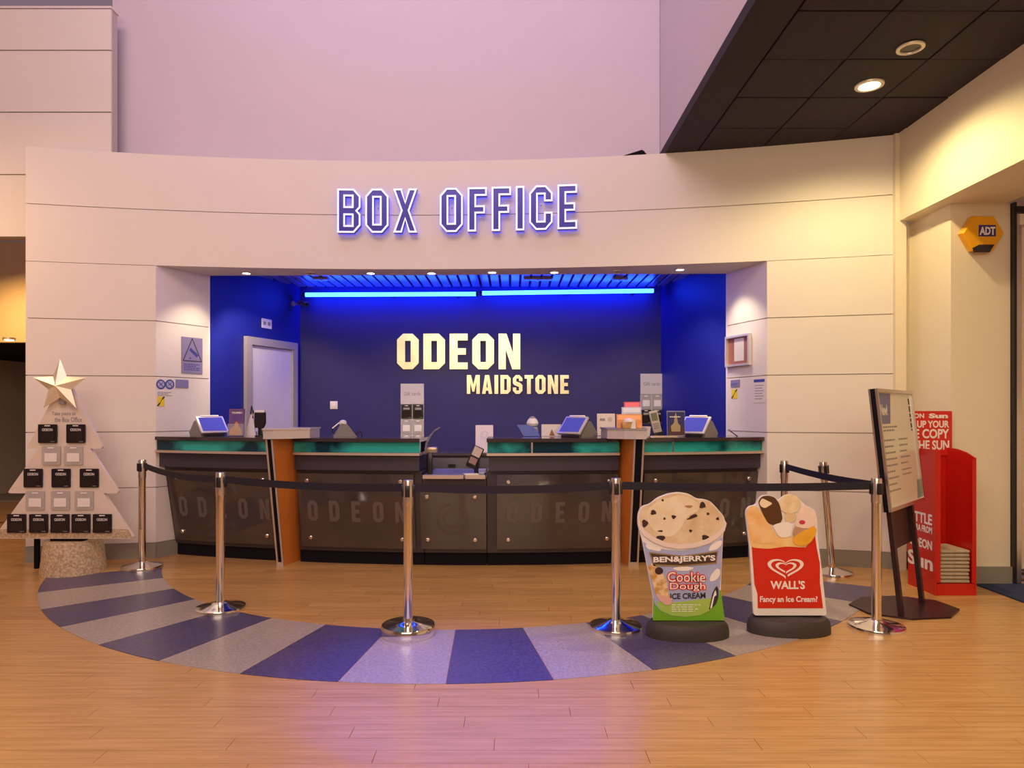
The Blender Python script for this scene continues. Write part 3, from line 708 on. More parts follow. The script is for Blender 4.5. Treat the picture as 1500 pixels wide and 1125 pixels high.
flat('backboard', rect(x0+fw, y0+fw, x1-fw, y1-fw), .008, mat('brown_pinboard', (.33, .13, .10), .7), t, JRp.M, .001)
nt_ = flat('notice', rect(x0+.32*(x1-x0), y0+fw+.03, x0+.72*(x1-x0), y1-fw-.01), .001, PAPER, t, JRp.M, .0095)
x0, y0, x1, y1 = plate(JRp, 1104, 554, 1121, 590)
t = thing('notice_sheet', 'white printed sheet with blue heading on the right jamb', 'notice'); flat('sheet', rect(x0, y0, x1, y1), .002, PAPER, t, JRp.M, .001)
flat('heading', rect(x0+.006, y1-.035, x1-.006, y1-.006), .0006, INKB, t, JRp.M, .0031)
for k in range(6): flat('text_line', rect(x0+.02, y1-.07-k*.026, x1-.02-.02*(k % 2), y1-.063-k*.026), .0005, INKG, t, JRp.M, .0031)

# ================================================================== TREE SHAPED CARD DISPLAY
TD = 6.08; TX = X(97, TD)
t = thing('tree_display', 'tree shaped cardboard gift card display with rough stone-look trunk', 'display', (TX, TD, 0))
MT = plane((0, 0, 0))
def tp(px, py): return ((px-97)/1000*TD, Z(py, TD))
def rounded(pts, r=.035, n=4):
    out = []; m = len(pts)
    for k in range(m):
        p0, p, p1 = Vector(pts[k-1]), Vector(pts[k]), Vector(pts[(k+1) % m]); a = (p0-p); c = (p1-p); ra = min(r, a.length*.4, c.length*.4)
        a = p+a.normalized()*ra; c = p+c.normalized()*ra
        for q in range(n+1):
            s = q/n; v = a.lerp(p, s).lerp(p.lerp(c, s), s); out.append((v.x, v.y))
    return out
tier = [[(90, 565), (106, 565), (154, 657), (42, 657)], [(72, 640), (124, 640), (178, 722), (14, 722)], [(58, 700), (140, 700), (200, 788), (-6, 788)]]
for k, pts in enumerate(tier):
    q = [tp(*p) for p in pts][::-1]
    obj('tree_tier', B().prism(rounded(q), MT, .0+.010*(2-k)*0, .028+.004*k), TREEM, t, smooth=0)
obj('stone_strip', B().prism(rounded([tp(*p) for p in [(-4, 787), (3, 774), (191, 774), (198, 787)]], .01), MT, .0365, .038), STONE, t, smooth=0)
obj('trunk', B().lathe([(0, 0), (.262, 0), (.258, .05), (.235, .25), (.225, .295), (0, .295)], 36, Matrix.Translation((-.01, .12, 0))), STONE, t)
obj('trunk_collar', B().box((0, .04, .31), (.30, .06, .03)), BLACKM, t)
obj('support_leg', B().box(((27-97)/1000*TD, .24, .32), (.036, .036, .64)), BLACKM, t)
text('lettering', 'Take yours to', INKG, t, MT, *tp(79, 610), *tp(114, 603), .029, .0006, .01)
text('lettering', 'the Box Office', INKG, t, MT, *tp(83, 618), *tp(123, 611), .029, .0006, .01)
st = thing('star', 'shiny gold faceted star on top of the tree display', 'star', (TX, TD-.085, Z(566, TD)))
b = B(); ro, ri = .245, .105; cen = b.bm.verts.new((0, -.065, 0)); bk = b.bm.verts.new((0, .02, 0)); vs = []
for k in range(10):
    a = PI/2+k*PI/5; r_ = ro if k % 2 == 0 else ri; vs.append(b.bm.verts.new((r_*math.cos(a), 0, r_*math.sin(a)*.98)))
for k in range(10): b.bm.faces.new((cen, vs[k], vs[(k+1) % 10])); b.bm.faces.new((bk, vs[(k+1) % 10], vs[k]))
obj('star_body', b, mat('gold_foil', (1, .92, .72), .32, .55, noise=(9, .1)), st, smooth=0)
obj('clip', B().box((0, .032, -.1), (.05, .024, .12)), GREY, st)
GCB = mat('gift_card_black', (.012, .010, .016), .3); GCP = mat('gift_card_dark_gloss', (.022, .016, .012), .12)
def black_card(label, x, y, z, w_=.165, h_=.165, group='black gift cards on the tree display'):
    c = thing('gift_card', label, 'gift card', (x, y, z), 0, group); M = plane((0, 0, 0))
    obj('backing', B().prism(rounded(rect(-w_/2, -h_/2, w_/2, h_/2), .008, 2), M, 0, .012), GCB, c, smooth=0)
    obj('card', B().prism(rounded(rect(-w_*.38, -h_*.40, w_*.38, h_*.08), .01, 3), M, .0125, .015), GCP, c, smooth=0)
    text('lettering', 'ODEON', WHITEP, c, M, -w_*.28, h_*.14, w_*.28, h_*.28, .0125, .0008, .01)
    flat('hang_slot', rect(-w_*.15, h_*.40, w_*.15, h_*.45), .0008, WHITEP, c, M, .0125)
    flat('small_print', rect(w_*.18, -h_*.44, w_*.40, -h_*.41), .0006, INKG, c, M, .0125)
    return c
CLR = mat('clear_sleeve', (.60, .56, .55), .15, alpha=.55)
def clear_card(label, x, y, z, w_=.165, h_=.165, group='clear card pockets on the tree display'):
    c = thing('card_pocket', label, 'card pocket', (x, y, z), 0, group); M = plane((0, 0, 0))
    obj('sleeve', B().prism(rounded(rect(-w_/2, -h_/2, w_/2, h_/2), .008, 2), M, 0, .012), CLR, c, smooth=0)
    obj('white_card', B().prism(rect(-w_*.33, -h_*.34, w_*.33, h_*.12), M, .0125, .014), CARDW, c, smooth=0)
    flat('hang_slot', rect(-w_*.16, h_*.37, w_*.16, h_*.43), .0008, WHITEP, c, M, .0125)
    return c
rows = [('b', 635, [75, 116], 'top'), ('c', 666.5, [80, 112.5], 'second'), ('b', 699.5, [54, 94.5, 135.5], 'third'), ('c', 732, [57, 93.5, 128], 'fourth'), ('b', 765.5, [30, 62, 93, 123.5, 154.5], 'bottom')]
for kd, py, xs, rn in rows:
    pos = {2: ['left one', 'right one'], 3: ['left one', 'middle one', 'right one'], 5: ['far left one', 'second from left', 'middle one', 'second from right', 'far right one']}[len(xs)]
    for px, pn in zip(xs, pos):
        zt = Z(py, TD)
        (black_card if kd == 'b' else clear_card)(('black gift card pack' if kd == 'b' else 'clear pocket with white card')+' in the %s row of the tree display, %s' % (rn, pn), X(px, TD), TD-.0395, zt)

# ================================================================== ICE CREAM SIGNS
class PX_:
    def __init__(s, cx, D): s.cx, s.D = cx, D
    def p(s, px, py): return ((px-s.cx)/1000*s.D, Z(py, s.D))
    def pts(s, l): return [s.p(*q) for q in l]
def foot(t, w_, d_, lab=None):
    out = []
    for k in range(33):
        a = 2*PI*k/32; out.append(a)
    b = B()
    rings = []
    for f, z in ((1.0, 0), (1.0, .04), (.97, .075), (.90, .098), (.0, .105)):
        rings.append((f, z))
    b.lathe([(f*w_/2, z) for f, z in [(0, 0)]+rings], 40); 
    for v in b.bm.verts: v.co.y = v.co.y*d_/w_+.02
    obj('rubber_foot', b, RUBBER, t)
    obj('mount_slot', B().box((0, .045, .118), (w_*.80, .045, .035)), BLACKM, t)
def zoompts(l, ox, oy, s): return [(ox+x/s, oy+y/s) for x, y in l]
ZT = 844/150
D1 = 4.40
t = thing('tub_sign', 'board sign shaped like a giant ice cream tub with scoops', 'sign', (X(1008, D1), D1, 0))
foot(t, .535, .30)
q = PX_(1008, D1); M = plane((0, -.001, 0)); z = lambda l: q.pts(zoompts(l, 925, 715, ZT))
def cw(pts):
    a = sum(pts[k-1][0]*pts[k][1]-pts[k][0]*pts[k-1][1] for k in range(len(pts))); return pts if a > 0 else pts[::-1]
outline = [(176, 1090), (178, 905), (88, 430), (50, 300), (52, 210), (80, 150), (150, 132), (210, 80), (300, 45), (385, 33), (470, 45), (540, 88), (600, 92), (650, 108), (700, 160), (760, 230), (780, 300), (755, 380), (735, 840), (765, 1065), (765, 1090)]
obj('board', B().prism(rounded(cw(z(outline)), .02, 3), M, -.018, 0), CARDW, t, smooth=0)
ICE = speckle('cookie_dough_ice_cream', (.60, .42, .24), (.80, .68, .48), 9, .5, .5, .22)
tubm = mat('sky_blue_print', (.38, .42, .68), .35)
def lay(name, l, m, zz):
    p = cw(z(l))
    if name not in ('red_print', 'grass_print', 'banner', 'banner_edge', 'chocolate_chip', 'tub_rim_print', 'tub_body_print', 'meadow_print'): p = rounded(p, .03, 3)
    return flat(name, p, .0012, m, t, M, zz)
zoomed = True
lay('grass_print', [(176, 1090), (180, 905), (300, 900), (735, 840), (765, 1065), (765, 1090)], mat('green_print', (.16, .42, .02), .4), .0005)
tub = lay('tub_body_print', [(95, 440), (150, 480), (300, 510), (420, 515), (560, 490), (700, 440), (748, 400), (738, 700), (720, 880), (690, 960), (640, 1010), (560, 1045), (450, 1062), (330, 1050), (240, 1010), (190, 950), (182, 905)], tubm, .002)
lay('cloud_print', [(630, 520), (650, 470), (700, 440), (745, 425), (740, 470), (700, 505)], WHITEP, .0035)
lay('cloud_print', [(640, 770), (650, 720), (700, 660), (730, 670), (728, 720), (690, 760)], WHITEP, .0035)
lay('cloud_print', [(110, 460), (150, 470), (250, 500), (230, 520), (130, 500)], WHITEP, .0035)
lay('cloud_print', [(330, 660), (420, 640), (520, 655), (470, 680), (380, 680)], WHITEP, .0035)
lay('meadow_print', [(200, 930), (300, 945), (450, 930), (640, 905), (715, 880), (690, 960), (640, 1010), (560, 1045), (450, 1060), (330, 1048), (240, 1008)], mat('light_green_print', (.36, .55, .10), .4), .0035)
lay('cookie_dough_picture', [(130, 650), (170, 610), (200, 640), (250, 690), (290, 760), (300, 850), (320, 900), (330, 945), (290, 965), (230, 920), (190, 860), (170, 760)], speckle('cookie_picture', (.55, .28, .06), (.80, .60, .34), 22, .5), .005)
lay('chocolate_picture', disc(225, 680, 34, 30), mat('choc_brown', (.035, .018, .015), .4), .0065)
lay('spoon_picture', [(195, 860), (300, 900), (335, 905), (320, 960), (270, 960), (215, 905)], mat('pink_print', (.75, .42, .36), .4), .0065)
lay('cow_patch_picture', [(650, 990), (635, 1005), (650, 930), (665, 860), (700, 800), (715, 830), (715, 900), (690, 960), (660, 985)], INK, .005)
lay('white_patch_picture', [(665, 900), (690, 830), (698, 880), (680, 890), (660, 985), (645, 990)], WHITEP, .0065)
lay('banner_edge', [(140, 525), (420, 555), (712, 515), (700, 620), (420, 645), (180, 640)], mat('gold_brown_print', (.30, .20, .09), .4), .005)
lay('banner', [(155, 537), (420, 567), (700, 527), (690, 608), (420, 632), (190, 626)], mat('dark_brown_print', (.06, .035, .03), .4), .0065)
tb = lambda x0, y0, x1, y1: (*q.p(925+x0/ZT, 715+y1/ZT), *q.p(925+x1/ZT, 715+y0/ZT))
M0 = M
text('lettering', "BEN&JERRY'S", WHITEP, t, M, *tb(178, 556, 688, 616), .008, .0008, .035, rot=.03)
RT = mat('red_lettering', (.62, .06, .05), .4)
for s_, bx in (('Cookie', (296, 690, 605, 770)), ('Dough', (315, 778, 606, 848))):
    text('lettering_outline', s_, RT, t, M, *tb(bx[0]-8, bx[1]-8, bx[2]+8, bx[3]+8), .005, .0010, .10)
    text('lettering', s_, WHITEP, t, M, *tb(*bx), .0065, .0012, .0)
text('lettering', 'ICE CREAM', INK, t, M, *tb(318, 862, 608, 910), .005, .001, .03, rot=.03)
print_lines(t, M, *tb(330, 950, 590, 1020), 4, .005, WHITEP, 3, .35)
lay('ice_cream_picture', [(70, 300), (62, 220), (85, 155), (150, 137), (210, 88), (300, 53), (385, 40), (470, 52), (540, 96), (600, 97), (645, 112), (695, 165), (755, 235), (768, 300), (740, 360), (640, 425), (520, 455), (400, 465), (280, 450), (150, 400), (90, 345)], ICE, .0035)
lay('cone_swirl_picture', [(130, 170), (230, 100), (380, 60), (500, 80), (560, 150), (545, 190), (450, 240), (420, 310), (340, 400), (260, 400), (160, 330), (125, 250)], speckle('pale_ice_cream', (.72, .56, .36), (.84, .76, .58), 7, .5, .5, .2), .005)
CHM = mat('chocolate_chip', (.045, .020, .018), .4)
for k, (cx, cy, rx, ry) in enumerate(((178, 200, 24, 20), (108, 290, 24, 30), (345, 236, 18, 16), (240, 410, 36, 24), (238, 352, 22, 8), (500, 235, 45, 14), (583, 140, 26, 26), (605, 405, 30, 20), (485, 350, 12, 12), (470, 150, 30, 12), (255, 98, 10, 10), (708, 250, 14, 12), (270, 250, 10, 10), (628, 210, 12, 10))):
    lay('chocolate_chip', [(cx+(x-cx)*(1+.25*math.sin(i*2.1+k)), cy+(y_-cy)*(1+.2*math.cos(i*1.7+k))-((x-cx)*.4 if k == 5 else 0)) for i, (x, y_) in enumerate(disc(cx, cy, rx, ry, 10))], CHM if k not in (9,) else mat('caramel', (.42, .22, .12), .4), .0065)
rim_o = [(48, 270), (60, 330), (100, 390), (170, 440), (270, 480), (390, 500), (510, 490), (620, 460), (710, 410), (765, 350), (781, 290)]
rim_i = [(770, 270), (745, 325), (690, 375), (610, 420), (510, 450), (390, 460), (280, 445), (180, 400), (110, 345), (75, 300), (62, 240)]
lay('tub_rim_print', rim_o+rim_i, mat('pinkish_white_print', (.78, .66, .62), .35), .008)
zoomed = False

ZW = 788/140
D2 = 4.48
t = thing('ice_cream_sign', 'tilted red and white ice cream board sign with heart emblem', 'sign', (X(1157, D2), D2, 0))
foot(t, .545, .30)
q = PX_(1157, D2); z = lambda l: q.pts(zoompts(l, 1080, 715, ZW)); zoomed = True
wl_ = [(135, 1050), (100, 480), (68, 215), (72, 180), (100, 148), (150, 140), (168, 95), (200, 62), (260, 58), (310, 75), (345, 100), (380, 65), (430, 50), (480, 60), (520, 100), (560, 140), (610, 165), (640, 185), (655, 240), (665, 420), (690, 620), (738, 1050)]
obj('board', B().prism(rounded(cw(z(wl_)), .02, 3), M, -.018, 0), CARDW, t, smooth=0)
lay('red_print', [(168, 990), (165, 870), (140, 790), (118, 480), (210, 440), (400, 470), (560, 490), (640, 390), (655, 500), (680, 620), (680, 780), (706, 990)], REDD, .0005)
lay('orange_glow_print', [(118, 490), (100, 430), (95, 330), (300, 400), (450, 400), (640, 350), (642, 392), (560, 490), (400, 480), (260, 500)], speckle('yellow_orange_print', (.80, .34, .05), (.88, .72, .34), 6, .4, .5, .25), .002)
lay('orange_lolly_picture', [(72, 210), (75, 180), (105, 150), (150, 145), (190, 185), (340, 410), (300, 450), (180, 460), (110, 440), (92, 360)], speckle('orange_lolly', (.80, .40, .10), (.88, .66, .36), 10, .4, .5, .2), .0035)
lay('chocolate_ice_picture', [(168, 110), (200, 66), (260, 60), (310, 78), (345, 130), (372, 250), (345, 295), (300, 305), (250, 290), (200, 200)], mat('dark_chocolate', (.10, .045, .02), .3), .005)
lay('vanilla_patch_picture', [(178, 120), (200, 80), (240, 100), (290, 125), (250, 150), (225, 165), (190, 150)], mat('vanilla', (.84, .72, .50), .4), .0065)
lay('cone_scoop_picture', disc(430, 130, 88, 80, 26)+[], speckle('vanilla_scoop', (.70, .50, .26), (.86, .76, .52), 12, .5, .5, .2), .005)
lay('cone_picture', [(380, 205), (490, 205), (470, 280), (400, 285)], mat('wafer', (.72, .55, .32), .5), .004)
lay('white_cup_picture', [(285, 305), (345, 285), (400, 275), (455, 290), (440, 400), (345, 410)], WHITEP, .0055)
lay('whipped_cream_picture', [(490, 230), (520, 150), (560, 145), (610, 175), (638, 200), (645, 290), (600, 330), (540, 330), (460, 310)], mat('pink_white_cream', (.84, .66, .56), .5, noise=(20, .15)), .0065)
lay('cherry_picture', disc(530, 280, 26, 18, 12), mat('raspberry', (.55, .05, .08), .4), .008)
lay('brown_scoop_picture', [(465, 310), (540, 330), (560, 360), (500, 400), (450, 390)], mat('tan_scoop', (.50, .28, .18), .5), .0075)
lay('mango_picture', [(455, 450), (460, 400), (520, 360), (620, 310), (650, 330), (640, 380), (600, 450), (520, 480)], mat('mango_orange', (.80, .42, .04), .35, noise=(15, .2)), .009)
b = B()
def heart(sz, cx, cy, wd, a0=-180, a1=180, n=44):
    o = []; i_ = []
    for k in range(n+1):
        a = R(a0+(a1-a0)*k/n)
        for lst, f in ((o, 1), (i_, 1-wd/sz)):
            hx = 16*math.sin(a)**3/17; hy = (13*math.cos(a)-5*math.cos(2*a)-2*math.cos(3*a)-.6*math.cos(4*a))/17
            lst.append((cx+sz*hx*f, cy-sz*.62*hy*f-4))
    return o, i_
for sz, wd, a0, a1 in ((158, 30, -178, 150), (92, 26, -152, 178)):
    o_, i_ = heart(sz, 397 if sz > 100 else 400, 655, wd, a0, a1)
    o_ = z(o_); i_ = z(i_)
    for k in range(len(o_)-1): b.prism(cw([o_[k], o_[k+1], i_[k+1], i_[k]]), M, .002, .0032)
obj('heart_emblem', b, WHITEP, t, smooth=0)
tb2 = lambda x0, y0, x1, y1: (*q.p(1080+x0/ZW, 715+y1/ZW), *q.p(1080+x1/ZW, 715+y0/ZW))
text('lettering', "WALL'S", WHITEP, t, M, *tb2(272, 762, 556, 832), .002, .001, .03)
text('lettering', 'Fancy an Ice Cream?', WHITEP, t, M, *tb2(185, 890, 660, 952), .002, .001, .025)

# ================================================================== LEANING MENU BOARD
t = thing('menu_board', 'leaning poster board on a dark two-legged stand with octagonal base', 'poster stand', (2.84, 5.03, 0))
b = B(); oc = [(.05+.39*math.cos(R(22.5+45*k)), .30*math.sin(R(22.5+45*k))) for k in range(8)]
DBR = mat('dark_brown_metal', (.035, .014, .016), .35, .3)
obj('base_plate', B().prism(oc, Matrix.Rotation(R(8), 4, 'Z'), .001, .014), DBR, t, smooth=0)
ang = R(46); td = Vector((math.cos(ang), math.sin(ang), 0)); nb = Vector((-math.sin(ang), math.cos(ang), 0))
lean = .105
base0 = Vector((2.76-2.84, 4.80-5.03, 0)); base1 = Vector((3.11-2.84, 5.14-5.03, 0))
up = (Vector((0, 0, 1))+nb*lean).normalized()
for bp in (base0, base1):
    Mx = plane(bp+Vector((0, 0, .012)), td, up); obj('leg', B().box((0, .66, -.02), (.05, 1.34, .03), Mx), DBR, t)
Mx = plane(base0+Vector((0, 0, .012)), td, up)
obj('cross_plate', B().box((.245, .60, -.022), (.44, .28, .006), Mx), DBR, t)
w_, h_ = .90, .86; o0 = (-.185, .745)
Fm = Mx @ Matrix.Translation((o0[0], o0[1], 0))
obj('panel', B().box((w_/2, h_/2, .012), (w_, h_, .03), Fm), BLACKM, t)
obj('poster', B().box((w_/2, h_/2, .0295), (w_-.05, h_-.05, .003), Fm), mat('poster_cream', (.80, .77, .66), .3, coat=.4), t)
for q_ in (rect(0, 0, w_, .025), rect(0, h_-.025, w_, h_), rect(0, .025, .025, h_-.025), rect(w_-.025, .025, w_, h_-.025)): flat('frame', q_, .016, CHROMEB, t, Fm, .0275)
obj('side_rim', B().box((-.003, h_/2, -.008), (.006, h_, .012), Fm), CHROMEB, t)
PB = mat('muted_blue_print', (.17, .17, .36), .4)
flat('corner_flag', [(.03, .61), (.26, .61), (.34, .83), (.03, .83)], .0008, PB, t, Fm, .0312)
text('lettering', 'New!', WHITEP, t, Fm, .06, .67, .22, .75, .0322, .0006, .02)
print_lines(t, Fm, .08, .55, .45, .60, 2, .0312, INKG, 4)
for cx0, cx1, yy0, yy1, n_ in ((.06, .34, .12, .52, 9), (.42, .70, .30, .52, 5), (.42, .70, .22, .29, 2)): print_lines(t, Fm, cx0, yy0, cx1, yy1, n_, .0312, INKG, n_+5, .28)
print_lines(t, Fm @ Matrix.Translation((.80, .80, 0)) @ Matrix.Rotation(-PI/2, 4, 'Z'), 0, -.03, .30, .04, 1, .0312, INK, 12)
flat('corner_flag', [(.74, .03), (.87, .03), (.87, .17), (.78, .17)], .0008, mat('sage_print', (.22, .32, .28), .4), t, Fm, .0312)

# ================================================================== RED NEWSPAPER DISPENSER
nx, ny, nw, nd = 3.335, 5.38, .325, .37
t = thing('newspaper_dispenser', 'open red newspaper dispenser with header card, against the pilaster', 'dispenser', (nx, ny, 0))
side = [(0, 0), (nd, 0), (nd, 1.15), (nd*.6, 1.145), (nd*.3, 1.125), (0, 1.085)]
MS = plane((.012, 0, 0), (0, 1, 0), (0, 0, 1))       # u = depth, v = up, normal = +x
RD = mat('red_gloss_laminate', (.55, .012, .006), .3)
sideL = [(0, 0), (nd, 0), (nd, 1.15), (0, 1.15)]
obj('side_panel', B().prism(sideL, MS, -.012, .0), RD, t, smooth=0)
obj('side_panel', B().prism(side, plane((nw, 0, 0), (0, 1, 0), (0, 0, 1)), -.012, .0), RD, t, smooth=0)
obj('back_panel', B().box((nw/2, nd-.006, .57), (nw-.026, .012, 1.12)), RD, t)
obj('bottom_box', B().box((nw/2, nd/2-.01, .045), (nw-.026, nd-.03, .088)), RD, t)
obj('front_rail', B().box((nw/2, .006, .046), (nw-.028, .012, .09)), RD, t); obj('front_post', B().box((.028, .006, .62), (.030, .012, 1.04)), RD, t)
obj('front_post', B().box((nw-.022, .006, .585), (.018, .012, .98)), RD, t)
obj('header_card', B().box((.12, nd-.022, 1.27), (.47, .008, .37)), REDD, t)
MH = plane((.12, nd-.0262, 1.27))
for s_, bx in (('ODEON', (-.20, .125, .0, .165)), ('PICK UP YOUR', (-.21, .045, .21, .105)), ('FREE COPY', (-.21, -.045, .21, .035)), ('OF THE SUN', (-.21, -.14, .21, -.06))):
    text('lettering', s_, WHITEP, t, MH, *bx, .0005, .0008, .03)
text('lettering', 'Sun', WHITEP, t, MH, .04, .125, .20, .165, .0005, .0008, .05)
MO = plane((0, nd, 0), (0, -1, 0), (0, 0, 1))         # outside of the left panel, seen from the left
for s_, bx in (('LITTLE', (.02, .545, .33, .63)), ('EXTRA FROM', (.02, .475, .33, .53)), ('ODEON', (.02, .345, .33, .42)), ('Sun', (.0, .18, .34, .30))):
    text('lettering', s_, WHITEP, t, MO, *bx, .0005, .0008, .03)
for k in range(9):
    o = thing('newspaper', ['bottom', 'second lowest', 'third lowest', 'fourth lowest', 'middle', 'fourth from top', 'third from top', 'second from top', 'topmost'][k]+' folded newspaper in the stack inside the red dispenser', 'newspaper', (nx+.17+random.uniform(-.004, .004), ny+.16, .0905+k*.0295), random.uniform(-.03, .03), 'newspaper stack')
    obj('pages', B().box((0, 0, .014), (.235, .27, .027), bev=.008), mat('newsprint', (.42, .35, .24), .8, noise=(40, .25)), o)
    obj('folded_edge', B().cyl((-.115, -.128, .014), (.115, -.128, .014), .012, n=10), mat('newsprint', (.42, .35, .24)), o)

# ================================================================== ALARM BOX
t = thing('alarm_box', 'yellow hexagonal alarm box with dark lower window on the pilaster', 'alarm', (X(1439, 5.69), 5.735, Z(342, 5.69)))
hx = [(.176*math.cos(R(60*k)), .168*math.sin(R(60*k))) for k in range(6)]
b = B(); Mh = plane((0, 0, 0))
b.sweep([[Mh @ Vector((x*f, y_*f, zz_)) for x, y_ in hx] for f, zz_ in ((1, 0), (1, .045), (.93, .065))])
obj('housing', b, ADTY, t, smooth=0)
flat('lower_window', [(-.085, -.162), (.045, -.162), (.085, -.098), (-.04, -.098), (-.095, -.125)], .006, mat('dark_lens', (.03, .025, .03), .25), t, Mh, .062)
flat('label', rect(-.045, -.03, .098, .065), .001, mat('navy_print', (.03, .03, .20), .4), t, Mh, .0655)
text('lettering', 'ADT', WHITEP, t, Mh, -.038, -.018, .092, .05, .067, .001, .04)

# ================================================================== THINGS ON AND BEHIND THE COUNTER
TOPZ = 1.2055
def at(px, D, z=TOPZ): return (X(px, D), D, z)
def till(label, px, D, rz, mirror=1, sc=1):
    t = thing('till_terminal', label, 'till', at(px, D), rz, 'tills on the counter')
    m = mirror
    b = B().prism([(-.09, 0), (.13, 0), (.15, .03), (.05, .15), (.02, .155), (-.085, .03)], plane((-.13, 0, 0), (0, 1, 0), (0, 0, 1)), 0, .26)
    obj('wedge_body', b, mat('grey_till_plastic', (.22, .20, .19), .4), t, smooth=0)
    Ms = plane((0, -.10, .03), (1, 0, 0), (0, .62, .78))
    obj('screen_bezel', B().box((0, .085, .02), (.29, .21, .025), Ms, .006), SILV, t)
    obj('screen', B().box((0, .085, .0335), (.25, .17, .003), Ms), MIRR, t)
    obj('top_edge', B().box((0, .192, .024), (.20, .018, .03), Ms, .005), mat('glossy_white', (.9, .88, .88), .15), t)
    obj('foot', B().box((0, -.02, .006), (.20, .22, .012), bev=.004), BLACK, t)
    return t
till('till with blue-lit sloping screen by the left white jamb', 306, 7.0, R(52))
till('till with bright top edge left of the right orange fin', 846, 6.66, R(-48))
till('till with bright top edge by the right white jamb', 1023, 6.80, R(-48))
# back view till
t = thing('till_terminal', 'small dark till with white top seen from behind the second counter unit', 'till', at(504, 6.72), .3, 'tills on the counter')
obj('stand', B().prism([(-.10, 0), (.12, 0), (.03, .12), (-.03, .13)], plane((0, .05, 0)), 0, .10), mat('grey_till_plastic', (.2, .2, .2), .4), t, smooth=0)
obj('knob', B().lathe([(0, 0), (.035, 0), (.035, .03), (.02, .045), (0, .05)], 18, Matrix.Translation((-.01, 0, .115))), CARDW, t)
obj('arm', B().tube([(-.10, 0, .01), (-.11, 0, .08), (-.05, 0, .13), (0, 0, .14)], .010), GREY, t)
obj('side_cable', B().tube([(.11, 0, .02), (.16, .02, .05), (.18, .02, .0)], .006), BLACK, t)
# leaflet holder with film leaflet
t = thing('leaflet_holder', 'counter leaflet holder with purple and amber film leaflets', 'leaflet holder', at(347, 6.78))
Ml = plane((-.075, -.03, .004), (1, 0, 0), (.0, .12, 1))
obj('holder', B().box((.075, .06, -.012), (.165, .12, .05), Ml, .003), CLEAR, t)
obj('leaflet', B().box((.075, .135, -.008), (.148, .27, .02), Ml), speckle('film_leaflet', (.09, .06, .30), (.20, .09, .16), 8, .35, .5, .2), t)
flat('amber_picture', [(.01, .01), (.14, .01), (.13, .07), (.10, .10), (.095, .13), (.075, .145), (.06, .125), (.06, .10), (.02, .07)], .001, mat('amber_print', (.52, .26, .08), .4), t, Ml, .0025)
text('lettering', 'TRUMBO', WHITEP, t, Ml, .025, .222, .130, .240, .0025, .0008, .02)
t = thing('white_wedge', 'white triangular card stand beside the film leaflets', 'card stand', at(367, 6.92))
obj('panel', B().prism([(-.055, 0), (.055, 0), (.03, .20), (.012, .235)], plane((0, 0, 0)), -.012, .012), CARDW, t, smooth=0)
obj('pen', B().tube([(.01, -.02, .22), (.02, -.02, .30), (.035, -.02, .24), (.03, -.02, .18)], .008), BLACK, t)
t = thing('card_reader', 'tall black card reader on a short stem beside the left fin', 'card reader', at(382, 6.74))
obj('stem', B().box((.0, 0, .05), (.045, .04, .10), bev=.006), BLACK, t); obj('base', B().cyl((0, 0, 0), (0, 0, .012), .055), BLACK, t)
obj('head', B().prism([(-.045, .085), (.03, .085), (.05, .13), (.048, .235), (-.048, .235), (-.05, .13)], plane((0, .01, 0)), 0, .05), BLACK, t, smooth=0)
obj('white_top', B().box((0, -.015, .2475), (.095, .045, .024), bev=.004), CARDW, t); obj('side_clip', B().box((.035, -.02, .045), (.018, .02, .05), bev=.003), CHROMEB, t)
# items in the gap
t = thing('price_display', 'curved mirror-like customer display on black post, left of the gap', 'display', at(630, 6.34, .8705))
obj('post', B().box((0, 0, .10), (.045, .04, .20), bev=.004), BLACK, t)
obj('cradle', B().box((.01, 0, .225), (.12, .05, .055), bev=.012), mat('amber_grey_metal', (.42, .33, .26), .3, .6), t)
pr = [(-.045, .22), (-.035, .29), (.0, .36), (.05, .415), (.095, .44), (.09, .425), (.045, .395), (.01, .345), (-.02, .28), (-.03, .22)]
obj('curved_screen', B().prism(pr[::-1], plane((0, .06, 0)), 0, .12), mat('blue_silver', (.45, .47, .70), .15, .8), t, smooth=0)
t = thing('black_canister', 'black canister left of the mirror display', 'canister', at(629, 6.62, .8705))
obj('body', B().cyl((0, 0, 0), (0, 0, .16), .026), BLACK, t); obj('cap', B().lathe([(0, .16), (.02, .16), (.016, .19), (0, .2)], 16), CHROMEB, t)
t = thing('card_terminal', 'tilted card payment terminal on black post over white receipts', 'card terminal', at(692, 6.34, .8705))
obj('post', B().box((.035, .02, .08), (.04, .04, .16), bev=.004), BLACK, t)
Mt = plane((-.03, -.02, .10), (.86, 0, -.2), (.42, .25, .85)); Mt = plane((-.035, -.03, .075), Vector((.9, -.1, -.42)), Vector((.42, .0, .9)))
obj('body', B().box((.02, .10, 0), (.095, .21, .035), Mt, .008), BLACK, t); obj('screen', B().box((.02, .155, .019), (.08, .085, .004), Mt), mat('pale_screen_bezel', (.55, .47, .42), .4), t)
obj('keypad', B().box((.02, .065, .019), (.07, .06, .004), Mt), mat('dull_pink_keys', (.30, .18, .18), .5), t)
def paper(label, px, D, z_, sx, sy, rz): 
    o = tag(obj('receipt', B().box((0, 0, .006), (sx, sy, .012), bev=.003), PAPER), label, 'paper'); o.location = (X(px, D), D, z_); o.rotation_euler.z = rz
paper('crumpled white receipts on the low desk below the terminal', 690, 6.27, .8705, .13, .08, .2)
paper('white receipt pile on the low desk at the right end', 706, 6.42, .8705, .07, .10, -.2)
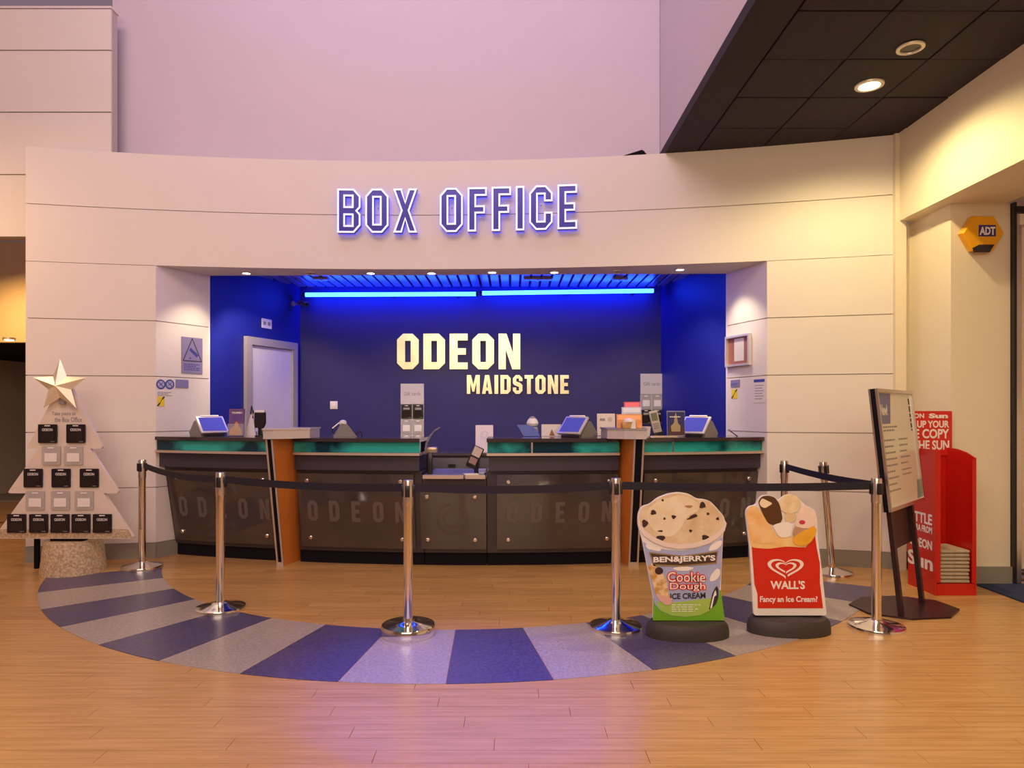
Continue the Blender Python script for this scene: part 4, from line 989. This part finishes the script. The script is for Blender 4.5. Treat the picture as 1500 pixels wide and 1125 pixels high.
t = thing('white_leaflet', 'upright white leaflet with faint swirl standing on the back cabinet', 'leaflet', (X(709.5, 8.38), 8.38, .9505))
obj('sheet', B().prism(rect(-.108, 0, .108, .334), plane((0, 0, 0), (1, 0, 0), (0, .06, 1)), 0, .004), mat('lilac_paper', (.66, .56, .72), .5), t, smooth=0)
obj('backing_foot', B().box((0, .05, .01), (.14, .10, .02)), CLEAR, t)
b = B(); Mq = plane((0, 0, 0), (1, 0, 0), (0, .06, 1))
for r_, a0, a1 in ((.05, 0, 300), (.03, 120, 400)):
    pa = disc(0, .21, r_, n=16, a0=a0, a1=a1); pb = disc(0, .21, r_-.006, n=16, a0=a0, a1=a1); b.prism(pa+pb[::-1], Mq, .0041, .0048)
obj('swirl_print', b, mat('violet_print', (.42, .36, .60), .5), t, smooth=0)
# behind third unit
t = thing('blue_folder', 'blue sloping folder standing on the worktop left of the white card', 'folder', at(776, 6.75))
obj('cover', B().prism([(-.06, 0), (.10, 0), (.075, .06), (.03, .10), (-.03, .117), (-.125, .117)], plane((0, 0, 0), (1, 0, 0), (0, .3, 1)), -.004, .008), mat('blue_folder_card', (.05, .09, .42), .35), t, smooth=0)
obj('prop', B().box((.0, .05, .02), (.08, .06, .04)), BLACK, t)
t = thing('round_ornament', 'small white and grey round-topped ornament behind the blue folder', 'ornament', at(780, 6.92))
obj('body', B().lathe([(0, 0), (.05, 0), (.062, .05), (.05, .09), (.0, .10)], 24), mat('pale_grey_plastic', (.45, .42, .45), .4), t)
obj('dome', B().lathe([(.0, .10), (.052, .10), (.062, .125), (.052, .155), (.03, .18), (0, .187)], 24), CARDW, t)
obj('dark_cap', B().lathe([(.034, .176), (.03, .186), (.015, .196), (0, .199)], 20), INKG, t)
t = thing('white_card', 'low white card with small figure print on the worktop', 'card', at(807.5, 6.80))
Mc = plane((0, 0, 0), (1, 0, 0), (0, .1, 1)); obj('card', B().prism(rect(-.097, 0, .097, .118), Mc, 0, .006), PAPER, t, smooth=0)
flat('figure_print', [(-.02, .005), (.035, .005), (.02, .04), (.005, .07), (-.005, .045)], .001, mat('rust_print', (.30, .10, .06), .5), t, Mc, .0062); obj('prop', B().box((0, .04, .015), (.06, .06, .03)), BLACK, t)
t = thing('white_notice', 'tall cream notice standing left of the leaflet pile', 'notice', at(888, 6.98))
obj('card', B().prism(rect(-.092, 0, .092, .225), Mc, 0, .006), mat('cream_card', (.74, .66, .58), .5), t, smooth=0); obj('prop', B().box((0, .04, .015), (.06, .06, .03)), BLACK, t)
flat('print', rect(-.065, .15, -.01, .175), .001, INKG, t, Mc, .0062); pa = disc(.04, .165, .025, n=14); flat('print', pa, .001, mat('pale_print', (.55, .48, .42), .5), t, Mc, .0062)
# leaflets on the right fin cap
cz = 1.3005
for nm, px, pz, ww, hh, D, col, lb in (('leaflet_pack', 926, 0, .15, .24, 6.34, (.72, .10, .16), 'pink and red leaflet standing at the back of the fin cap pile'),
                                   ('leaflet_pack', 925, 0, .18, .19, 6.27, (.55, .60, .85), 'pale blue leaflet in front of the pink one on the fin cap'),
                                   ('leaflet_pack', 921.5, 0, .23, .125, 6.20, (.80, .30, .10), 'orange leaflets at the front of the fin cap pile')):
    t = thing(nm, lb, 'leaflet', (X(px, D), D, cz), 0, 'leaflets on the right fin')
    obj('sheets', B().prism(rect(-ww/2, 0, ww/2, hh), Mc, 0, .02), mat('leaflet_%s' % ''.join(c for c in lb[:5] if c.isalpha()), col, .4, noise=(12, .45)), t, smooth=0)
    flat('top_band', rect(-ww/2+.01, hh-.05, ww/2-.01, hh-.01), .001, mat('band_'+lb[:4].strip(), tuple(min(1, c*1.3+.08) for c in col), .4), t, Mc, .0202)
    obj('prop', B().box((0, .018, .01), (ww*.6, .03, .02)), CLEAR, t)
t = thing('leaflet_tray', 'small amber tray with white and brown items at the front of the fin cap', 'tray', (X(921, 6.11), 6.11, cz))
obj('tray', B().box((0, 0, .028), (.13, .07, .056), bev=.006), mat('amber_card', (.55, .30, .10), .5, noise=(18, .5)), t)
obj('white_item', B().prism([(-.01, 0), (.035, 0), (.03, .08), (.01, .075)], plane((.02, -.04, .0)), 0, .006), PAPER, t, smooth=0)
obj('shiny_top', B().lathe([(0, 0), (.045, 0), (.045, .02), (.02, .032), (0, .034)], 20, Matrix.Translation((0, 0, .0565))), mat('glossy_white', (.9, .88, .88), .15), t)
t = thing('phone_reader', 'grey handheld card machine with green-grey screen leaning on a black cradle', 'card machine', at(963, 6.70))
Mp = plane((-.02, -.03, .02), (1, .0, .22), (-.22, .05, 1))
obj('body', B().box((.02, .125, .0), (.085, .22, .03), Mp, .010), mat('warm_grey_plastic', (.50, .44, .38), .35), t)
obj('screen', B().box((.02, .175, .017), (.06, .075, .003), Mp), mat('lcd_green', (.16, .17, .10), .3), t)
for r_ in range(3):
    for c_ in range(3): obj('key', B().box((.0+c_*.02, .105-r_*.022, .017), (.014, .014, .004), Mp), INKG, t)
obj('cradle', B().box((.01, .02, .03), (.10, .09, .06), bev=.008), BLACK, t)
t = thing('white_cup', 'white tapered holder between the fin and the card machine', 'holder', at(946.5, 6.62))
obj('body', B().lathe([(0, 0), (.034, 0), (.045, .10), (.041, .10), (.031, .01), (0, .01)], 20), CARDW, t)
t = thing('film_poster_stand', 'small dark film leaflet with gold figure in clear stand near right till', 'leaflet holder', at(990.5, 6.74))
Ml = plane((-.082, 0, .003), (1, 0, 0), (0, .08, 1)); obj('holder', B().box((.082, .125, -.002), (.178, .25, .008), Ml), CLEAR, t)
obj('leaflet', B().box((.082, .122, .004), (.168, .235, .003), Ml), mat('dark_blue_leaflet', (.035, .035, .13), .3), t)
flat('dark_base_print', rect(.002, .006, .162, .085), .0006, mat('maroon_print', (.08, .03, .03), .4), t, Ml, .006)
flat('gold_figure_print', [(.035, .045), (.12, .045), (.125, .10), (.10, .13), (.09, .20), (.08, .235), (.07, .20), (.06, .13), (.03, .10)], .0006, mat('gold_print', (.40, .30, .16), .4), t, Ml, .0068)
print_lines(t, Ml, .02, .18, .145, .20, 1, .0076, WHITEP, 9); obj('foot', B().box((0, .04, .006), (.14, .10, .012)), CLEAR, t)
t = thing('counter_pen', 'dark pen on a leash standing at the right end of the worktop', 'pen', at(1070, 6.76))
obj('pen', B().tube([(-.005, 0, .055), (.07, 0, .0)], .005), BLACK, t); obj('tip', B().cyl((-.02, 0, .066), (-.005, 0, .055), .009), INKG, t)
t = thing('document_tray', 'pale document tray on the worktop right of the fin', 'tray', at(962, 6.42, 1.2056)); obj('tray', B().box((.06, 0, .006), (.26, .10, .012), bev=.003), STRIP, t); obj('lip', B().box((.06, -.047, .016), (.25, .005, .010)), STRIP, t)

# gift card racks on the back wall
def rack(label, px0, px1, py0, rows_, glab):
    D = 8.68; x0, x1 = X(px0, D), X(px1, D); cx = (x0+x1)/2; w2 = x1-x0; zt = Z(py0, D)
    t = thing('card_rack', label, 'card rack', (cx, 8.695, 0)); M = plane((0, 0, 0)); hp = .26
    hgt = hp+sum(.19 for r in rows_)
    obj('backboard', B().box((0, -.006, zt-hgt/2), (w2, .010, hgt)), mat('header_grey', (.62, .58, .58), .4), t)
    obj('header', B().box((0, -.018, zt-hp/2), (w2, .012, hp)), mat('header_grey', (.62, .58, .58), .4), t)
    text('lettering', 'Gift cards', INKG, t, M, -w2*.36, zt-hp*.58, w2*.36, zt-hp*.40, .0245, .001, .01)
    z_ = zt-hp-.095
    for r, kd in enumerate(rows_):
        for s, pn in ((-1, 'left'), (1, 'right')):
            lb = ('black gift card pack' if kd == 'b' else 'clear card pocket')+' in row %s of the %s, %s side' % (('one', 'two', 'three')[r], glab, pn)
            (black_card if kd == 'b' else clear_card)(lb, cx+s*w2*.25, 8.68, z_, w2*.46, .175, 'cards on the wall rack')
        z_ -= .19
rack('gift card rack with black and clear packs below ODEON', 587, 621, 562, 'bcc', 'rack below ODEON')
rack('gift card rack with clear and black packs near the right blue wall', 938, 971, 547.5, 'cb', 'rack near the right wall')
t = thing('light_switch', 'small white switch plate on the dark blue back wall', 'switch', (X(489, 8.69), 8.698, Z(593.5, 8.69)))
obj('plate', B().box((0, -.006, 0), (.095, .010, .10), bev=.003), CARDW, t); obj('rocker', B().box((0, -.0135, 0), (.03, .005, .045), bev=.001), WHITEP, t)
# CCTV camera on left wall
cpos = on_left(left_s(428), Z(444, 8.5)); t = thing('cctv_camera', 'small security camera on the left blue wall near the neon tube', 'camera', cpos)
obj('wall_plate', B().cyl((.002, 0, 0), (.022, -.006, 0), .035), GREY, t); obj('arm', B().tube([(.02, 0, 0), (.06, -.02, -.01), (.12, -.04, .0)], .010), GREY, t)
obj('body', B().cyl((.10, -.02, .01), (.22, -.12, -.03), .032), mat('dark_camera', (.10, .08, .12), .3), t); obj('lens', B().cyl((.22, -.12, -.03), (.232, -.13, -.034), .022), BLACK, t)
obj('cable', B().tube([(.01, 0, .02), (-.02, -.04, .10), (-.05, -.10, .20)], .006), BLACK, t)
# ledge lamp on top of fascia
t = thing('ledge_bracket', 'thin dark wedge-shaped fitting lying on top of the curved fascia', 'fitting', (X(935, 6.72), WD(1.25)+.06, 4.0))
obj('plate', B().prism([(-.125, .0), (.09, .0), (.075, .04), (.05, .055)], plane((0, 0, 0)), 0, .05), BLACKM, t, smooth=0)
obj('tip', B().cyl((.06, -.02, .04), (.095, -.02, .02), .010), BLACK, t)
